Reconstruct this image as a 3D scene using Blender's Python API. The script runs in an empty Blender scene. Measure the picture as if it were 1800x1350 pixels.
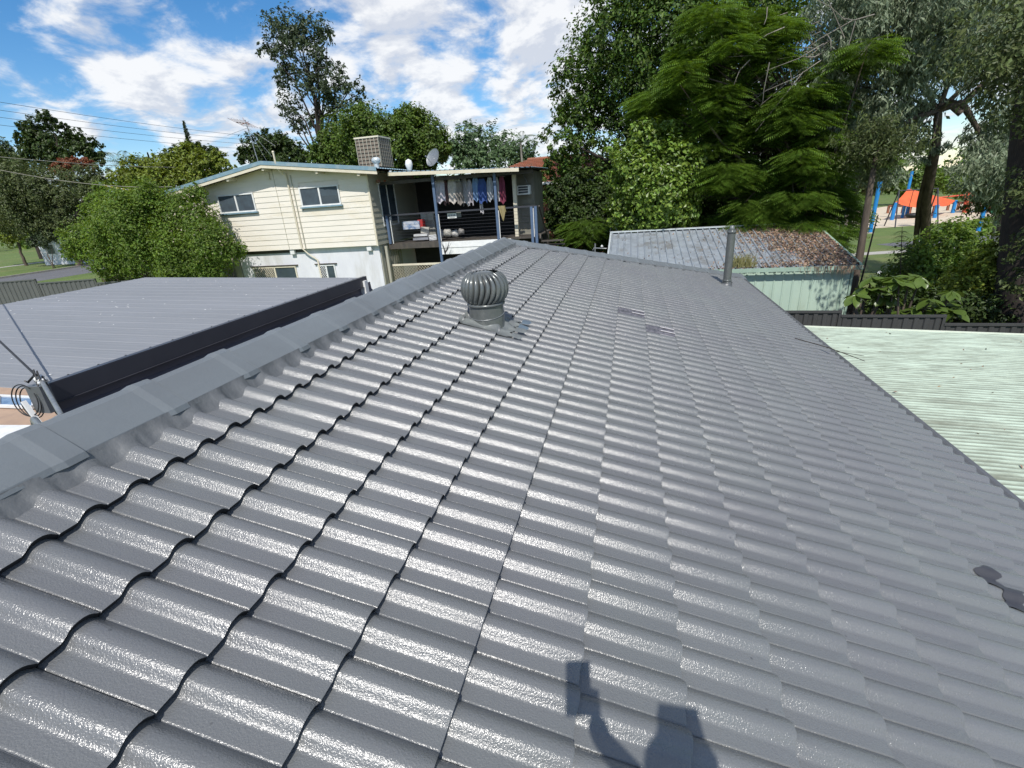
import bpy, bmesh, math, random
import numpy as np
from mathutils import Vector, Matrix
random.seed(7)
rng = np.random.default_rng(7)
scene = bpy.context.scene
COL = scene.collection

# ------------------------------------------------------------------ camera
RW = np.array([[0.97287301, 0.22183669, -0.06562458],
               [0.02179976, -0.37031997, -0.92864842],
               [-0.23031038, 0.90202639, -0.36511029]])
CAM = np.array([1.66144059, -0.53547576, 0.88041992])
F = 845.0
camd = bpy.data.cameras.new('camera')
cam = bpy.data.objects.new('camera', camd)
COL.objects.link(cam)
m = Matrix.Identity(4)
for i in range(3):
    m[i][0] = RW[0][i]; m[i][1] = -RW[1][i]; m[i][2] = -RW[2][i]; m[i][3] = CAM[i]
cam.matrix_world = m
camd.sensor_width = 36.0
camd.lens = F * 36.0 / 1800.0
camd.clip_start = 0.05
camd.clip_end = 3000
scene.camera = cam
scene.render.resolution_x = 1024; scene.render.resolution_y = 768

# ------------------------------------------------------------------ light
SUN = np.array([0.09, -0.62, 0.78]); SUN /= np.linalg.norm(SUN)
sd = bpy.data.lights.new('sun', 'SUN'); sd.energy = 4.6; sd.angle = math.radians(0.5); sd.color = (1.0, 0.96, 0.9)
so = bpy.data.objects.new('sun', sd); COL.objects.link(so)
so.rotation_euler = Vector(SUN.tolist()).to_track_quat('Z', 'Y').to_euler()
so.location = (0, -20, 30)
elev = math.asin(SUN[2]); az = math.atan2(SUN[0], SUN[1])

world = bpy.data.worlds.new('World'); scene.world = world; world.use_nodes = True
nt = world.node_tree; nt.nodes.clear()
def N(nt, t, **k):
    n = nt.nodes.new(t)
    for a, b in k.items():
        if a == 'ins':
            for i, v in b.items(): n.inputs[i].default_value = v
        else: setattr(n, a, b)
    return n
def sky_nodes():
    L = nt.links.new
    out = N(nt, 'ShaderNodeOutputWorld'); bg = N(nt, 'ShaderNodeBackground', ins={'Strength': 0.11})
    sky = N(nt, 'ShaderNodeTexSky', sky_type='NISHITA', sun_disc=False, sun_elevation=elev, sun_rotation=az)
    sky.air_density = 1.0; sky.dust_density = 0.0; sky.ozone_density = 4.0; sky.altitude = 0
    hs = N(nt, 'ShaderNodeHueSaturation', ins={'Saturation': 1.28, 'Value': 1.22}); L(sky.outputs[0], hs.inputs['Color'])
    tc = N(nt, 'ShaderNodeTexCoord')
    nrm = N(nt, 'ShaderNodeVectorMath', operation='NORMALIZE'); L(tc.outputs['Generated'], nrm.inputs[0])
    sep = N(nt, 'ShaderNodeSeparateXYZ'); L(nrm.outputs[0], sep.inputs[0])
    zz = N(nt, 'ShaderNodeMath', operation='MAXIMUM', ins={1: 0.0}); L(sep.outputs[2], zz.inputs[0])
    za = N(nt, 'ShaderNodeMath', operation='ADD', ins={1: 0.30}); L(zz.outputs[0], za.inputs[0])
    dx = N(nt, 'ShaderNodeMath', operation='DIVIDE'); L(sep.outputs[0], dx.inputs[0]); L(za.outputs[0], dx.inputs[1])
    dy = N(nt, 'ShaderNodeMath', operation='DIVIDE'); L(sep.outputs[1], dy.inputs[0]); L(za.outputs[0], dy.inputs[1])
    cv = N(nt, 'ShaderNodeCombineXYZ'); L(dx.outputs[0], cv.inputs[0]); L(dy.outputs[0], cv.inputs[1])
    def fbm(off, scale, det, dist=0.0, rough=0.55):
        mp = N(nt, 'ShaderNodeMapping'); mp.inputs['Location'].default_value = off
        L(cv.outputs[0], mp.inputs[0])
        t = N(nt, 'ShaderNodeTexNoise', ins={'Scale': scale, 'Detail': det, 'Roughness': rough, 'Distortion': dist})
        L(mp.outputs[0], t.inputs['Vector']); return t.outputs['Fac']
    n1 = fbm((3.1, 1.7, 0), 4.0, 10, 0.25, 0.60)
    n2 = fbm((3.1, 1.62, 0.025), 4.0, 10, 0.25, 0.60)   # same field, shifted: light side of each cloud
    acc = n1
    def add(a, b):
        s = N(nt, 'ShaderNodeMath', operation='ADD'); L(a, s.inputs[0]); L(b, s.inputs[1]); return s.outputs[0]
    # wide regions with more or less cloud cover  (direction, radius, gain)
    for d, r, gn in [((-.80, .56, .24), .20, -.05), ((-.61, .75, .28), .10, -.10), ((-.70, .67, .22), .11, .13),
                     ((-.30, .91, .25), .36, .13), ((-.44, .87, .21), .05, -.16), ((-.60, .78, .17), .05, -.10),
                     ((-.62, .77, .12), .15, .09), ((-.66, .73, .165), .05, -.09), ((-.83, .54, .12), .10, -.08), ((-.1, .96, .22), .2, .06), ((-.25,.955,.15), .05, -.1), ((-.79,.6,.135),.06,.08)]:
        dd = np.array(d); dd = dd / np.linalg.norm(dd)
        vm = N(nt, 'ShaderNodeVectorMath', operation='DISTANCE'); vm.inputs[1].default_value = dd.tolist()
        L(nrm.outputs[0], vm.inputs[0])
        mr = N(nt, 'ShaderNodeMapRange', interpolation_type='SMOOTHSTEP', ins={1: 0.0, 2: r, 3: gn, 4: 0.0})
        L(vm.outputs['Value'], mr.inputs[0]); acc = add(acc, mr.outputs[0])
    cov = N(nt, 'ShaderNodeMapRange', interpolation_type='SMOOTHSTEP', ins={1: 0.425, 2: 0.63, 3: 0.0, 4: 1.0})
    L(acc, cov.inputs[0])
    df = N(nt, 'ShaderNodeMath', operation='SUBTRACT'); L(n1, df.inputs[0]); L(n2, df.inputs[1])
    lit = N(nt, 'ShaderNodeMapRange', ins={1: -0.06, 2: 0.07, 3: 0.0, 4: 1.0}); L(df.outputs[0], lit.inputs[0])
    cc = N(nt, 'ShaderNodeMix', data_type='RGBA'); cc.inputs[6].default_value = (6.3, 6.65, 7.4, 1); cc.inputs[7].default_value = (9.0, 9.05, 9.15, 1)
    L(lit.outputs[0], cc.inputs[0])
    op = N(nt, 'ShaderNodeMath', operation='MULTIPLY', ins={1: 0.93}); L(cov.outputs[0], op.inputs[0])
    mx = N(nt, 'ShaderNodeMix', data_type='RGBA'); L(op.outputs[0], mx.inputs[0]); L(hs.outputs[0], mx.inputs[6]); L(cc.outputs[2], mx.inputs[7])
    L(mx.outputs[2], bg.inputs[0]); L(bg.outputs[0], out.inputs[0])
sky_nodes()
vs = scene.view_settings
vs.view_transform = 'Standard'; vs.look = 'None'; vs.exposure = 0.0; vs.gamma = 1.0; vs.use_curve_mapping = False
scene.cycles.use_denoising = True
scene.cycles.max_bounces = 6; scene.cycles.transparent_max_bounces = 8
scene.cycles.sample_clamp_indirect = 6

# ------------------------------------------------------------------ geometry helpers
def pix(x, y, Y):
    """point at distance Y along the street on the sight line through (x, y) of the survey photograph"""
    v = RW.T @ np.array([(x - 900) / F, (y - 675) / F, 1.0])
    return CAM + v * (Y - CAM[1]) / v[1]
def pixz(x, y, z):
    v = RW.T @ np.array([(x - 900) / F, (y - 675) / F, 1.0])
    return CAM + v * (z - CAM[2]) / v[2]
def mpp(p):
    """metres per photo pixel at point p"""
    return float((RW @ (np.array(p) - CAM))[2]) / F

class MB:
    def __init__(s): s.v = []; s.f = []; s.sm = []
    def add(s, vs, fs, smooth=False):
        b = len(s.v); s.v.extend([tuple(map(float, p)) for p in vs]); s.f.extend([tuple(b + i for i in q) for q in fs]); s.sm.extend([smooth] * len(fs)); return s
    def box(s, a, b):
        x0, y0, z0 = a; x1, y1, z1 = b
        return s.add([(x0,y0,z0),(x1,y0,z0),(x1,y1,z0),(x0,y1,z0),(x0,y0,z1),(x1,y0,z1),(x1,y1,z1),(x0,y1,z1)],
              [(0,3,2,1),(4,5,6,7),(0,1,5,4),(1,2,6,5),(2,3,7,6),(3,0,4,7)])
    def bar(s, p, q, w, h=None, up=(0,0,1)):
        h = h or w; p = Vector([float(c) for c in p]); q = Vector([float(c) for c in q]); d = (q - p).normalized(); up = Vector(up)
        if abs(d.dot(up)) > .98: up = Vector((0,1,0))
        a = d.cross(up).normalized() * w/2; b = a.cross(d).normalized() * h/2
        vs = [p-a-b, p+a-b, p+a+b, p-a+b, q-a-b, q+a-b, q+a+b, q-a+b]
        return s.add(vs, [(0,3,2,1),(4,5,6,7),(0,1,5,4),(1,2,6,5),(2,3,7,6),(3,0,4,7)])
    def tube(s, pts, r, n=8, cap=True):
        pts = [Vector([float(c) for c in p]) for p in pts]
        rs = r if isinstance(r, (list, tuple)) else [r]*len(pts)
        vs = []; a = None
        for i, p in enumerate(pts):
            d = (pts[min(i+1, len(pts)-1)] - pts[max(i-1, 0)])
            if d.length < 1e-9: d = Vector((0,0,1))
            d.normalize()
            if a is None:
                a = d.cross(Vector((0,0,1)) if abs(d.z) < .9 else Vector((1,0,0))).normalized()
            else:
                a = (a - d*a.dot(d)); a = a.normalized() if a.length > 1e-6 else d.orthogonal().normalized()
            b = d.cross(a)
            for k in range(n):
                t = 2*math.pi*k/n; vs.append(p + (a*math.cos(t) + b*math.sin(t))*rs[i])
        fs = [(i*n+k, i*n+(k+1)%n, (i+1)*n+(k+1)%n, (i+1)*n+k) for i in range(len(pts)-1) for k in range(n)]
        s.add(vs, fs, True)
        if cap:
            s.add(vs[:n], [tuple(range(n))[::-1]]); s.add(vs[-n:], [tuple(range(n))])
        return s
    def lathe(s, c, prof, n=24, axis=None, smooth=True):
        vs = []; c = Vector([float(q) for q in c])
        R = Vector((0,0,1)).rotation_difference(Vector(axis)) if axis is not None else None
        for r, z in prof:
            for k in range(n):
                t = 2*math.pi*k/n; p = Vector((r*math.cos(t), r*math.sin(t), z))
                if R: p.rotate(R)
                vs.append(c + p)
        return s.add(vs, [(i*n+k, i*n+(k+1)%n, (i+1)*n+(k+1)%n, (i+1)*n+k) for i in range(len(prof)-1) for k in range(n)], smooth)
    def mesh(s, name):
        me = bpy.data.meshes.new(name); me.from_pydata(s.v, [], s.f)
        me.polygons.foreach_set('use_smooth', s.sm); me.update(); return me
    def build(s, name, mat, parent=None, origin=None):
        me = s.mesh(name); me.materials.append(mat)
        return link(name, me, parent)
def link(name, me, parent=None):
    o = bpy.data.objects.new(name, me); COL.objects.link(o)
    if parent: o.parent = parent
    return o
def tag(o, label=None, cat=None, group=None, kind=None):
    if label: o['label'] = label
    if cat: o['category'] = cat
    if group: o['group'] = group
    if kind: o['kind'] = kind
    return o
def thing(name, label, cat, group=None):
    o = bpy.data.objects.new(name, None); COL.objects.link(o); o.empty_display_size = .2
    return tag(o, label, cat, group)
def bulk(name, V, Fq, mat, parent=None, smooth=False, nper=4):
    """fast mesh of many equal polygons. V (n,3), Fq (m,nper)"""
    me = bpy.data.meshes.new(name)
    V = np.asarray(V, np.float32); Fq = np.asarray(Fq, np.int32); mN = len(Fq)
    me.vertices.add(len(V)); me.vertices.foreach_set('co', V.ravel())
    me.loops.add(mN*nper); me.loops.foreach_set('vertex_index', Fq.ravel())
    me.polygons.add(mN); me.polygons.foreach_set('loop_start', np.arange(mN, dtype=np.int32)*nper)
    me.polygons.foreach_set('use_smooth', np.full(mN, smooth))
    me.update(calc_edges=True); me.materials.append(mat)
    return link(name, me, parent)

# ------------------------------------------------------------------ materials
def material(name, c1, c2=None, scale=3.0, rough=.6, metal=0.0, bump=0.0, bscale=40.0, rvar=0.0, det=4, stretch=None, island=0.0, spec=.5, coords='pos', trans=0.0, dirt=None, dist=.01, c3=None, s3=.6, coat=0.0):
    mt = bpy.data.materials.new(name); mt.use_nodes = True; nt = mt.node_tree; L = nt.links.new
    b = nt.nodes['Principled BSDF']; out = nt.nodes['Material Output']
    b.inputs['Roughness'].default_value = rough; b.inputs['Metallic'].default_value = metal
    b.inputs['Specular IOR Level'].default_value = spec
    if coat: b.inputs['Coat Weight'].default_value = coat; b.inputs['Coat Roughness'].default_value = .15
    geo = N(nt, 'ShaderNodeNewGeometry'); src = geo.outputs['Position']
    if stretch:
        mp = N(nt, 'ShaderNodeMapping'); mp.inputs['Scale'].default_value = stretch; L(src, mp.inputs[0]); sv = mp.outputs[0]
    else: sv = src
    c2 = c2 or tuple(c*.8 for c in c1)
    nz = N(nt, 'ShaderNodeTexNoise', ins={'Scale': scale, 'Detail': det, 'Roughness': .6}); L(sv, nz.inputs['Vector'])
    rp = N(nt, 'ShaderNodeMapRange', ins={1: .35, 2: .65}); L(nz.outputs['Fac'], rp.inputs[0])
    mx = N(nt, 'ShaderNodeMix', data_type='RGBA'); mx.inputs[6].default_value = (*c1, 1); mx.inputs[7].default_value = (*c2, 1)
    L(rp.outputs[0], mx.inputs[0]); col = mx.outputs[2]
    if c3:
        n3 = N(nt, 'ShaderNodeTexNoise', ins={'Scale': s3, 'Detail': 6, 'Roughness': .7}); L(sv, n3.inputs['Vector'])
        r3 = N(nt, 'ShaderNodeMapRange', ins={1: .52, 2: .68}); L(n3.outputs['Fac'], r3.inputs[0])
        m3 = N(nt, 'ShaderNodeMix', data_type='RGBA'); m3.inputs[7].default_value = (*c3, 1); L(r3.outputs[0], m3.inputs[0]); L(col, m3.inputs[6]); col = m3.outputs[2]
    if island:
        hs = N(nt, 'ShaderNodeHueSaturation')
        a = N(nt, 'ShaderNodeMapRange', ins={1: 0, 2: 1, 3: 1-island, 4: 1+island}); L(geo.outputs['Random Per Island'], a.inputs[0]); L(a.outputs[0], hs.inputs['Value'])
        wn = N(nt, 'ShaderNodeTexWhiteNoise', noise_dimensions='1D'); L(geo.outputs['Random Per Island'], wn.inputs['W'])
        h = N(nt, 'ShaderNodeMapRange', ins={1: 0, 2: 1, 3: .5-.035*island, 4: .5+.035*island}); L(wn.outputs['Value'], h.inputs[0]); L(h.outputs[0], hs.inputs['Hue'])
        L(col, hs.inputs['Color']); col = hs.outputs[0]
    L(col, b.inputs['Base Color'])
    if rvar:
        rr = N(nt, 'ShaderNodeMapRange', ins={1: .3, 2: .7, 3: rough-rvar, 4: rough+rvar}); L(nz.outputs['Fac'], rr.inputs[0]); L(rr.outputs[0], b.inputs['Roughness'])
    if bump:
        nb = N(nt, 'ShaderNodeTexNoise', ins={'Scale': bscale, 'Detail': 3}); L(sv, nb.inputs['Vector'])
        bp = N(nt, 'ShaderNodeBump', ins={'Strength': bump, 'Distance': dist}); L(nb.outputs['Fac'], bp.inputs['Height']); L(bp.outputs[0], b.inputs['Normal'])
    if trans:
        tr = N(nt, 'ShaderNodeBsdfTranslucent'); 
        br = N(nt, 'ShaderNodeHueSaturation', ins={'Hue': .485, 'Saturation': 1.1, 'Value': 1.5}); L(col, br.inputs['Color']); L(br.outputs[0], tr.inputs[0])
        ms = N(nt, 'ShaderNodeMixShader', ins={0: trans}); L(b.outputs[0], ms.inputs[1]); L(tr.outputs[0], ms.inputs[2]); L(ms.outputs[0], out.inputs[0])
    return mt
def leafmat(name, c, island=.45, trans=.3, rough=.5, spec=.4):
    return material(name, c, tuple(x*.72 for x in c), scale=.9, rough=rough, island=island, trans=trans, spec=spec)

def tile_material():
    mt = bpy.data.materials.new('grey_roof_paint'); mt.use_nodes = True; nt = mt.node_tree; L = nt.links.new
    b = nt.nodes['Principled BSDF']
    geo = N(nt, 'ShaderNodeNewGeometry'); pos = geo.outputs['Position']
    n1 = N(nt, 'ShaderNodeTexNoise', ins={'Scale': 1.1, 'Detail': 5, 'Roughness': .6}); L(pos, n1.inputs['Vector'])
    r1 = N(nt, 'ShaderNodeMapRange', ins={1: .35, 2: .65}); L(n1.outputs['Fac'], r1.inputs[0])
    mx = N(nt, 'ShaderNodeMix', data_type='RGBA'); mx.inputs[6].default_value = (.142, .144, .148, 1); mx.inputs[7].default_value = (.150, .157, .155, 1)
    L(r1.outputs[0], mx.inputs[0])
    oi = N(nt, 'ShaderNodeObjectInfo'); pr = N(nt, 'ShaderNodeMapRange', ins={1: 0, 2: 1, 3: .95, 4: 1.05}); L(oi.outputs['Random'], pr.inputs[0])
    # fine grain, specks
    ng = N(nt, 'ShaderNodeTexNoise', ins={'Scale': 260, 'Detail': 2}); L(pos, ng.inputs['Vector'])
    rg = N(nt, 'ShaderNodeMapRange', ins={1: .3, 2: .7, 3: .93, 4: 1.07}); L(ng.outputs['Fac'], rg.inputs[0])
    ml = N(nt, 'ShaderNodeMath', operation='MULTIPLY'); L(pr.outputs[0], ml.inputs[0]); L(rg.outputs[0], ml.inputs[1])
    hs = N(nt, 'ShaderNodeHueSaturation'); L(mx.outputs[2], hs.inputs['Color']); L(ml.outputs[0], hs.inputs['Value'])
    vo = N(nt, 'ShaderNodeTexVoronoi', ins={'Scale': 9.0}); L(pos, vo.inputs['Vector'])
    sp = N(nt, 'ShaderNodeMapRange', ins={1: .035, 2: .05, 3: .55, 4: 0}); L(vo.outputs['Distance'], sp.inputs[0])
    m2 = N(nt, 'ShaderNodeMix', data_type='RGBA'); m2.inputs[7].default_value = (.05, .05, .05, 1); L(sp.outputs[0], m2.inputs[0]); L(hs.outputs[0], m2.inputs[6])
    L(m2.outputs[2], b.inputs['Base Color'])
    nr = N(nt, 'ShaderNodeTexNoise', ins={'Scale': 5.0, 'Detail': 4}); L(pos, nr.inputs['Vector'])
    rr = N(nt, 'ShaderNodeMapRange', ins={1: .3, 2: .7, 3: .22, 4: .31}); L(nr.outputs['Fac'], rr.inputs[0]); L(rr.outputs[0], b.inputs['Roughness'])
    b.inputs['Specular IOR Level'].default_value = .9
    nb = N(nt, 'ShaderNodeTexNoise', ins={'Scale': 185, 'Detail': 2, 'Roughness': .6}); L(pos, nb.inputs['Vector'])
    bp = N(nt, 'ShaderNodeBump', ins={'Strength': .62, 'Distance': .003}); L(nb.outputs['Fac'], bp.inputs['Height'])
    L(bp.outputs[0], b.inputs['Normal'])
    return mt
M = {}
M['tile'] = tile_material()
M['castshade'] = material('painted_shadow', (.045,.046,.052), (.038,.038,.045), 20, rough=.45)  # shadow tone for the dark strip near the eave
M['butt'] = material('dark_tile_edge', (.018,.018,.022), rough=.85)  # near black, on the tile butt faces only
M['apron'] = material('purplish_steel', (.085,.08,.105), (.07,.066,.085), 3, rough=.4)
M['cap'] = material('ridge_cap_paint', (.160,.178,.188), (.142,.156,.165), 2.5, rough=.42, bump=.25, bscale=60, dist=.004, rvar=.08)
M['mortar'] = material('painted_mortar', (.11,.115,.118), (.145,.15,.153), 9, rough=.5, bump=.45, bscale=28, dist=.010)
M['darkmetal'] = material('charcoal_metal', (.05,.05,.06), (.04,.04,.05), 3, rough=.35, rvar=.05)
M['gutter'] = material('grey_gutter', (.12,.125,.135), (.10,.105,.11), 6, rough=.4, bump=.2, bscale=25)
M['vent'] = material('vent_paint', (.145,.155,.15), (.12,.13,.125), 14, rough=.25, metal=.25, spec=.6, bump=.08, bscale=30)
M['lead'] = material('lead_flashing', (.20,.215,.205), (.14,.15,.15), 12, rough=.38, bump=.4, bscale=40, metal=.15)
M['shadeflash'] = material('shaded_flashing', (.13,.18,.22), (.10,.13,.16), 12, rough=.35, bump=.4, bscale=40, metal=.15)  # darker bluish copy of the lead: vent's shadow put into the colour
M['patio'] = material('pale_grey_sheet', (.235,.243,.255), (.215,.223,.234), 1.2, rough=.58, spec=.3, stretch=(.3,1,1), bump=.06, bscale=12, c3=(.25,.258,.275), s3=.8)
M['steel'] = material('galvanised_steel', (.35,.36,.36), (.25,.26,.26), 20, rough=.4, metal=.6)
M['blackwire'] = material('black_cable', (.03,.03,.032), rough=.5)
M['white'] = material('white_paint', (.74,.74,.76), (.66,.66,.69), 2.5, rough=.55, bump=.05, stretch=(1,1,.3), c3=(.58,.57,.56), s3=.9)
M['trim'] = material('white_trim', (.78,.78,.76), (.68,.68,.66), 6, rough=.45)
M['cream'] = material('cream_board', (.78,.725,.63), (.73,.68,.59), 1.5, rough=.6, stretch=(.5,1,2), c3=(.68,.61,.48), s3=.8, bump=.1, bscale=20)
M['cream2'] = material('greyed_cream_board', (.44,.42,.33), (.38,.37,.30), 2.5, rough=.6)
M['greyboard'] = material('grey_brown_board', (.20,.19,.15), (.15,.14,.11), 2.5, rough=.7)
M['creamtrim'] = material('cream_fascia', (.70,.64,.50), (.62,.56,.43), 4, rough=.55)
M['blueroof'] = material('blue_roof_metal', (.16,.27,.34), (.22,.32,.37), 4, rough=.45, c3=(.30,.36,.38), s3=2.0)
M['bluepost'] = material('blue_post', (.095,.145,.235), (.08,.12,.20), 5, rough=.45)
M['glass'] = material('window_glass', (.035,.05,.065), (.06,.08,.10), 1.2, rough=.08, spec=.8)
M['blind'] = material('window_blind', (.06,.085,.105), (.045,.06,.075), 4, rough=.7)
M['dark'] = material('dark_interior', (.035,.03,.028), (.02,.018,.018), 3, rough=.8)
M['timber'] = material('dark_timber', (.09,.075,.06), (.05,.045,.04), 6, rough=.7, stretch=(1,1,.3))
M['cooler'] = material('cooler_louvres', (.17,.135,.10), (.13,.105,.08), 8, rough=.6)
M['shedwall'] = material('pale_green_sheet', (.44,.56,.46), (.40,.52,.43), 2, rough=.5, stretch=(1,1,.25), c3=(.34,.42,.33), s3=1.4)
M['shedroof'] = material('weathered_zinc', (.36,.40,.44), (.27,.30,.33), 3.5, rough=.45, metal=.2, c3=(.18,.17,.155), s3=1.3)
M['zincflash'] = material('bright_zinc', (.62,.66,.67), (.5,.54,.55), 6, rough=.4, metal=.2)
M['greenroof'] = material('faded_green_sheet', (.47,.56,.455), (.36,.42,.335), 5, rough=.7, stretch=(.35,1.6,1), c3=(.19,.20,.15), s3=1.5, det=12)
M['greentrim'] = material('green_trim', (.33,.45,.36), (.28,.38,.30), 3, rough=.5)
M['fence'] = material('dark_grey_fence', (.062,.062,.062), (.052,.052,.052), 2, rough=.5)
M['fence2'] = material('grey_fence_left', (.115,.118,.110), (.10,.104,.098), 2, rough=.5)
M['bark'] = material('bark', (.13,.10,.075), (.07,.055,.042), 6, rough=.9, bump=.8, bscale=14, stretch=(1,1,.2), dist=.03)
M['barkdark'] = material('dark_bark', (.045,.034,.028), (.025,.02,.017), 5, rough=.95, bump=.8, bscale=14, stretch=(1,1,.2), dist=.03)
M['barkpale'] = material('pale_bark', (.30,.27,.23), (.16,.14,.12), 4, rough=.85, bump=.5, bscale=14, stretch=(1,1,.2), dist=.02)
M['grass'] = material('lawn', (.115,.165,.035), (.085,.13,.028), .6, rough=.95, bump=.6, bscale=6, c3=(.17,.17,.06), s3=.12, dist=.05)
M['soil'] = material('soil', (.10,.075,.05), (.06,.045,.03), 1.5, rough=.95, bump=.6, bscale=8)
M['asphalt'] = material('asphalt', (.135,.135,.145), (.115,.115,.12), 1.0, rough=.9, bump=.3, bscale=60)
M['kerb'] = material('kerb_concrete', (.42,.38,.31), (.33,.30,.25), 3, rough=.85)
M['sand'] = material('pale_sand', (.62,.53,.40), (.55,.46,.34), .8, rough=.95)
M['concrete'] = material('pale_path', (.42,.40,.36), (.36,.34,.30), 2, rough=.9)
M['redtile'] = material('terracotta_tile', (.30,.105,.055), (.22,.08,.045), 5, rough=.7, c3=(.16,.10,.07), s3=2)
M['orange'] = material('orange_sail', (.72,.13,.035), (.62,.10,.03), 2, rough=.7)
M['playblue'] = material('bright_blue_paint', (.02,.24,.62), rough=.4)
M['playred'] = material('red_orange_paint', (.62,.10,.05), rough=.4)
M['playgreen'] = material('green_paint', (.03,.20,.11), rough=.5)
M['black'] = material('black_rubber', (.02,.02,.02), rough=.6)
M['skin'] = material('skin', (.45,.27,.19), rough=.5)
M['clear'] = material('clear_tile', (.06,.06,.07), (.14,.135,.15), 30, rough=.22, spec=.8)
M['clearwhite'] = material('milky_tile', (.74,.71,.72), (.55,.52,.52), 40, rough=.3)

# ------------------------------------------------------------------ ground and park
AL = 0.30801801
GZ = -4.0
def ground_h(x, y):
    t = np.clip((-x - 17) / 14, 0, 1); t = t*t*(3-2*t)
    return GZ + 1.5*t
def structure(o): o['kind'] = 'structure'; return o
def ground():
    n = 120
    xs = np.concatenate([np.linspace(-600, -80, 14), np.linspace(-75, 75, 60), np.linspace(80, 600, 14)])
    ys = np.concatenate([np.linspace(-300, -40, 10), np.linspace(-35, 120, 60), np.linspace(130, 900, 18)])
    X, Y = np.meshgrid(xs, ys); Z = ground_h(X, Y)
    V = np.stack([X.ravel(), Y.ravel(), Z.ravel()], 1); nx = len(xs); ny = len(ys)
    i = np.arange((nx-1)*(ny-1)); r = i//(nx-1); c = i % (nx-1)
    Fq = np.stack([r*nx+c, r*nx+c+1, (r+1)*nx+c+1, (r+1)*nx+c], 1)
    structure(bulk('ground', V, Fq, M['grass'], smooth=True))
def sheet(name, poly, mat, dz=.004, zf=None, kind='structure'):
    """flat polygon draped a few mm above the ground"""
    mb = MB(); pts = [(p[0], p[1], (zf if zf is not None else float(ground_h(p[0], p[1])))+dz) for p in poly]
    mb.add(pts, [tuple(range(len(pts)))]); o = mb.build(name, mat); o['kind'] = kind; return o
def strip(name, pts, w, mat, dz, thick=0):
    mb = MB(); L_ = []; R_ = []
    for i, p in enumerate(pts):
        a = np.array(pts[max(i-1, 0)]); b = np.array(pts[min(i+1, len(pts)-1)]); d = (b-a)/np.linalg.norm(b-a); nrm_ = np.array([-d[1], d[0]])
        for S, sgn in ((L_, 1), (R_, -1)):
            q = np.array(p) + nrm_*sgn*w/2; S.append((q[0], q[1], float(ground_h(q[0], q[1]))+dz))
    n = len(pts); mb.add(L_+R_, [(i, i+1, n+i+1, n+i) for i in range(n-1)])
    if thick:
        mb.add([(x, y, z-thick) for x, y, z in L_]+[(x, y, z-thick) for x, y, z in R_]+L_+R_, [(i, i+1, 2*n+i+1, 2*n+i) for i in range(n-1)]+[(n+i, n+i+1, 3*n+i+1, 3*n+i) for i in range(n-1)])
    o = mb.build(name, mat); o['kind'] = 'structure'; return o
def arc(p0, p1, k=24, bow=0):
    p0 = np.array(p0); p1 = np.array(p1); d = p1-p0; nn = np.array([-d[1], d[0]])
    return [tuple(p0 + d*t + nn*bow*4*t*(1-t)) for t in np.linspace(0, 1, k)]
ground()
# street on the left: far kerb seen above the left fence
kA = pixz(0, 490, -2.5); kB = pixz(128, 471, -2.5); 
dirk = (kB-kA)[:2]/np.linalg.norm((kB-kA)[:2])
nrk = np.array([dirk[1], -dirk[0]])
if nrk @ (CAM[:2]-kA[:2]) < 0: nrk = -nrk
mid = kA[:2] + nrk*3.6
strip('road', [tuple(mid + dirk*t) for t in np.linspace(-70, 60, 40)], 7.0, M['asphalt'], .004)
strip('kerb', [tuple(kA[:2] + dirk*t) for t in np.linspace(-70, 60, 40)], .22, M['kerb'], .13, .15)
strip('path', [tuple(kA[:2] - nrk*14 + dirk*t) for t in np.linspace(-70, 60, 40)], 1.2, M['concrete'], .006)
# yard soil behind the house and pool-side paving at the left
sheet('yard_soil', [(4.5, 11.9), (11.6, 11.4), (14, 19), (9, 22), (-2, 22), (-2, 12.5)], M['soil'], .004)
strip('park_path', [tuple(p) for p in arc((13, 34), (60, 40), 20, .02)], 1.1, M['concrete'], .006)
strip('park_mulch', [tuple(p) for p in arc((19, 37.5), (27, 40.5), 10, 0)], 3.2, M['asphalt'], .010)
sheet('sand_patch', [(21, 50), (30, 52), (38, 59), (60, 62), (75, 78), (60, 84), (36, 80), (22, 66), (17, 55)], M['sand'], .008)

# ------------------------------------------------------------------ foliage
def rot_random(n, up_bias=.35):
    nv = rng.normal(size=(n, 3)); nv /= np.linalg.norm(nv, axis=1)[:, None]
    nv[:, 2] = np.abs(nv[:, 2])*(1-up_bias) + up_bias; nv /= np.linalg.norm(nv, axis=1)[:, None]
    t = rng.normal(size=(n, 3)); t -= nv*(t*nv).sum(1)[:, None]; t /= np.linalg.norm(t, axis=1)[:, None]
    return nv, t
def leaves_quads(P, size, aspect=.55, droop=0.0, up_bias=.35, outward=None):
    n = len(P); nv, t = rot_random(n, up_bias)
    if outward is not None:
        nv = nv*.75 + outward*.7; nv /= np.linalg.norm(nv, axis=1)[:, None]
        t -= nv*(t*nv).sum(1)[:, None]; t /= np.linalg.norm(t, axis=1)[:, None]
    if droop:
        t = t*(1-droop) + np.array([0, 0, -1])*droop; t /= np.linalg.norm(t, axis=1)[:, None]
        nv -= t*(t*nv).sum(1)[:, None]; nv /= np.linalg.norm(nv, axis=1)[:, None]
    b = np.cross(nv, t); s = size*rng.uniform(.6, 1.3, n)[:, None]
    a = P - t*s*.5; c = P + t*s*.5 - nv*s*.08; l = P + b*s*aspect*.5 + nv*s*.10 - t*s*.05; r = P - b*s*aspect*.5 + nv*s*.10 - t*s*.05
    V = np.stack([a, r, c, l], 1).reshape(-1, 3); Fq = np.arange(4*n).reshape(-1, 4)
    return V, Fq
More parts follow.
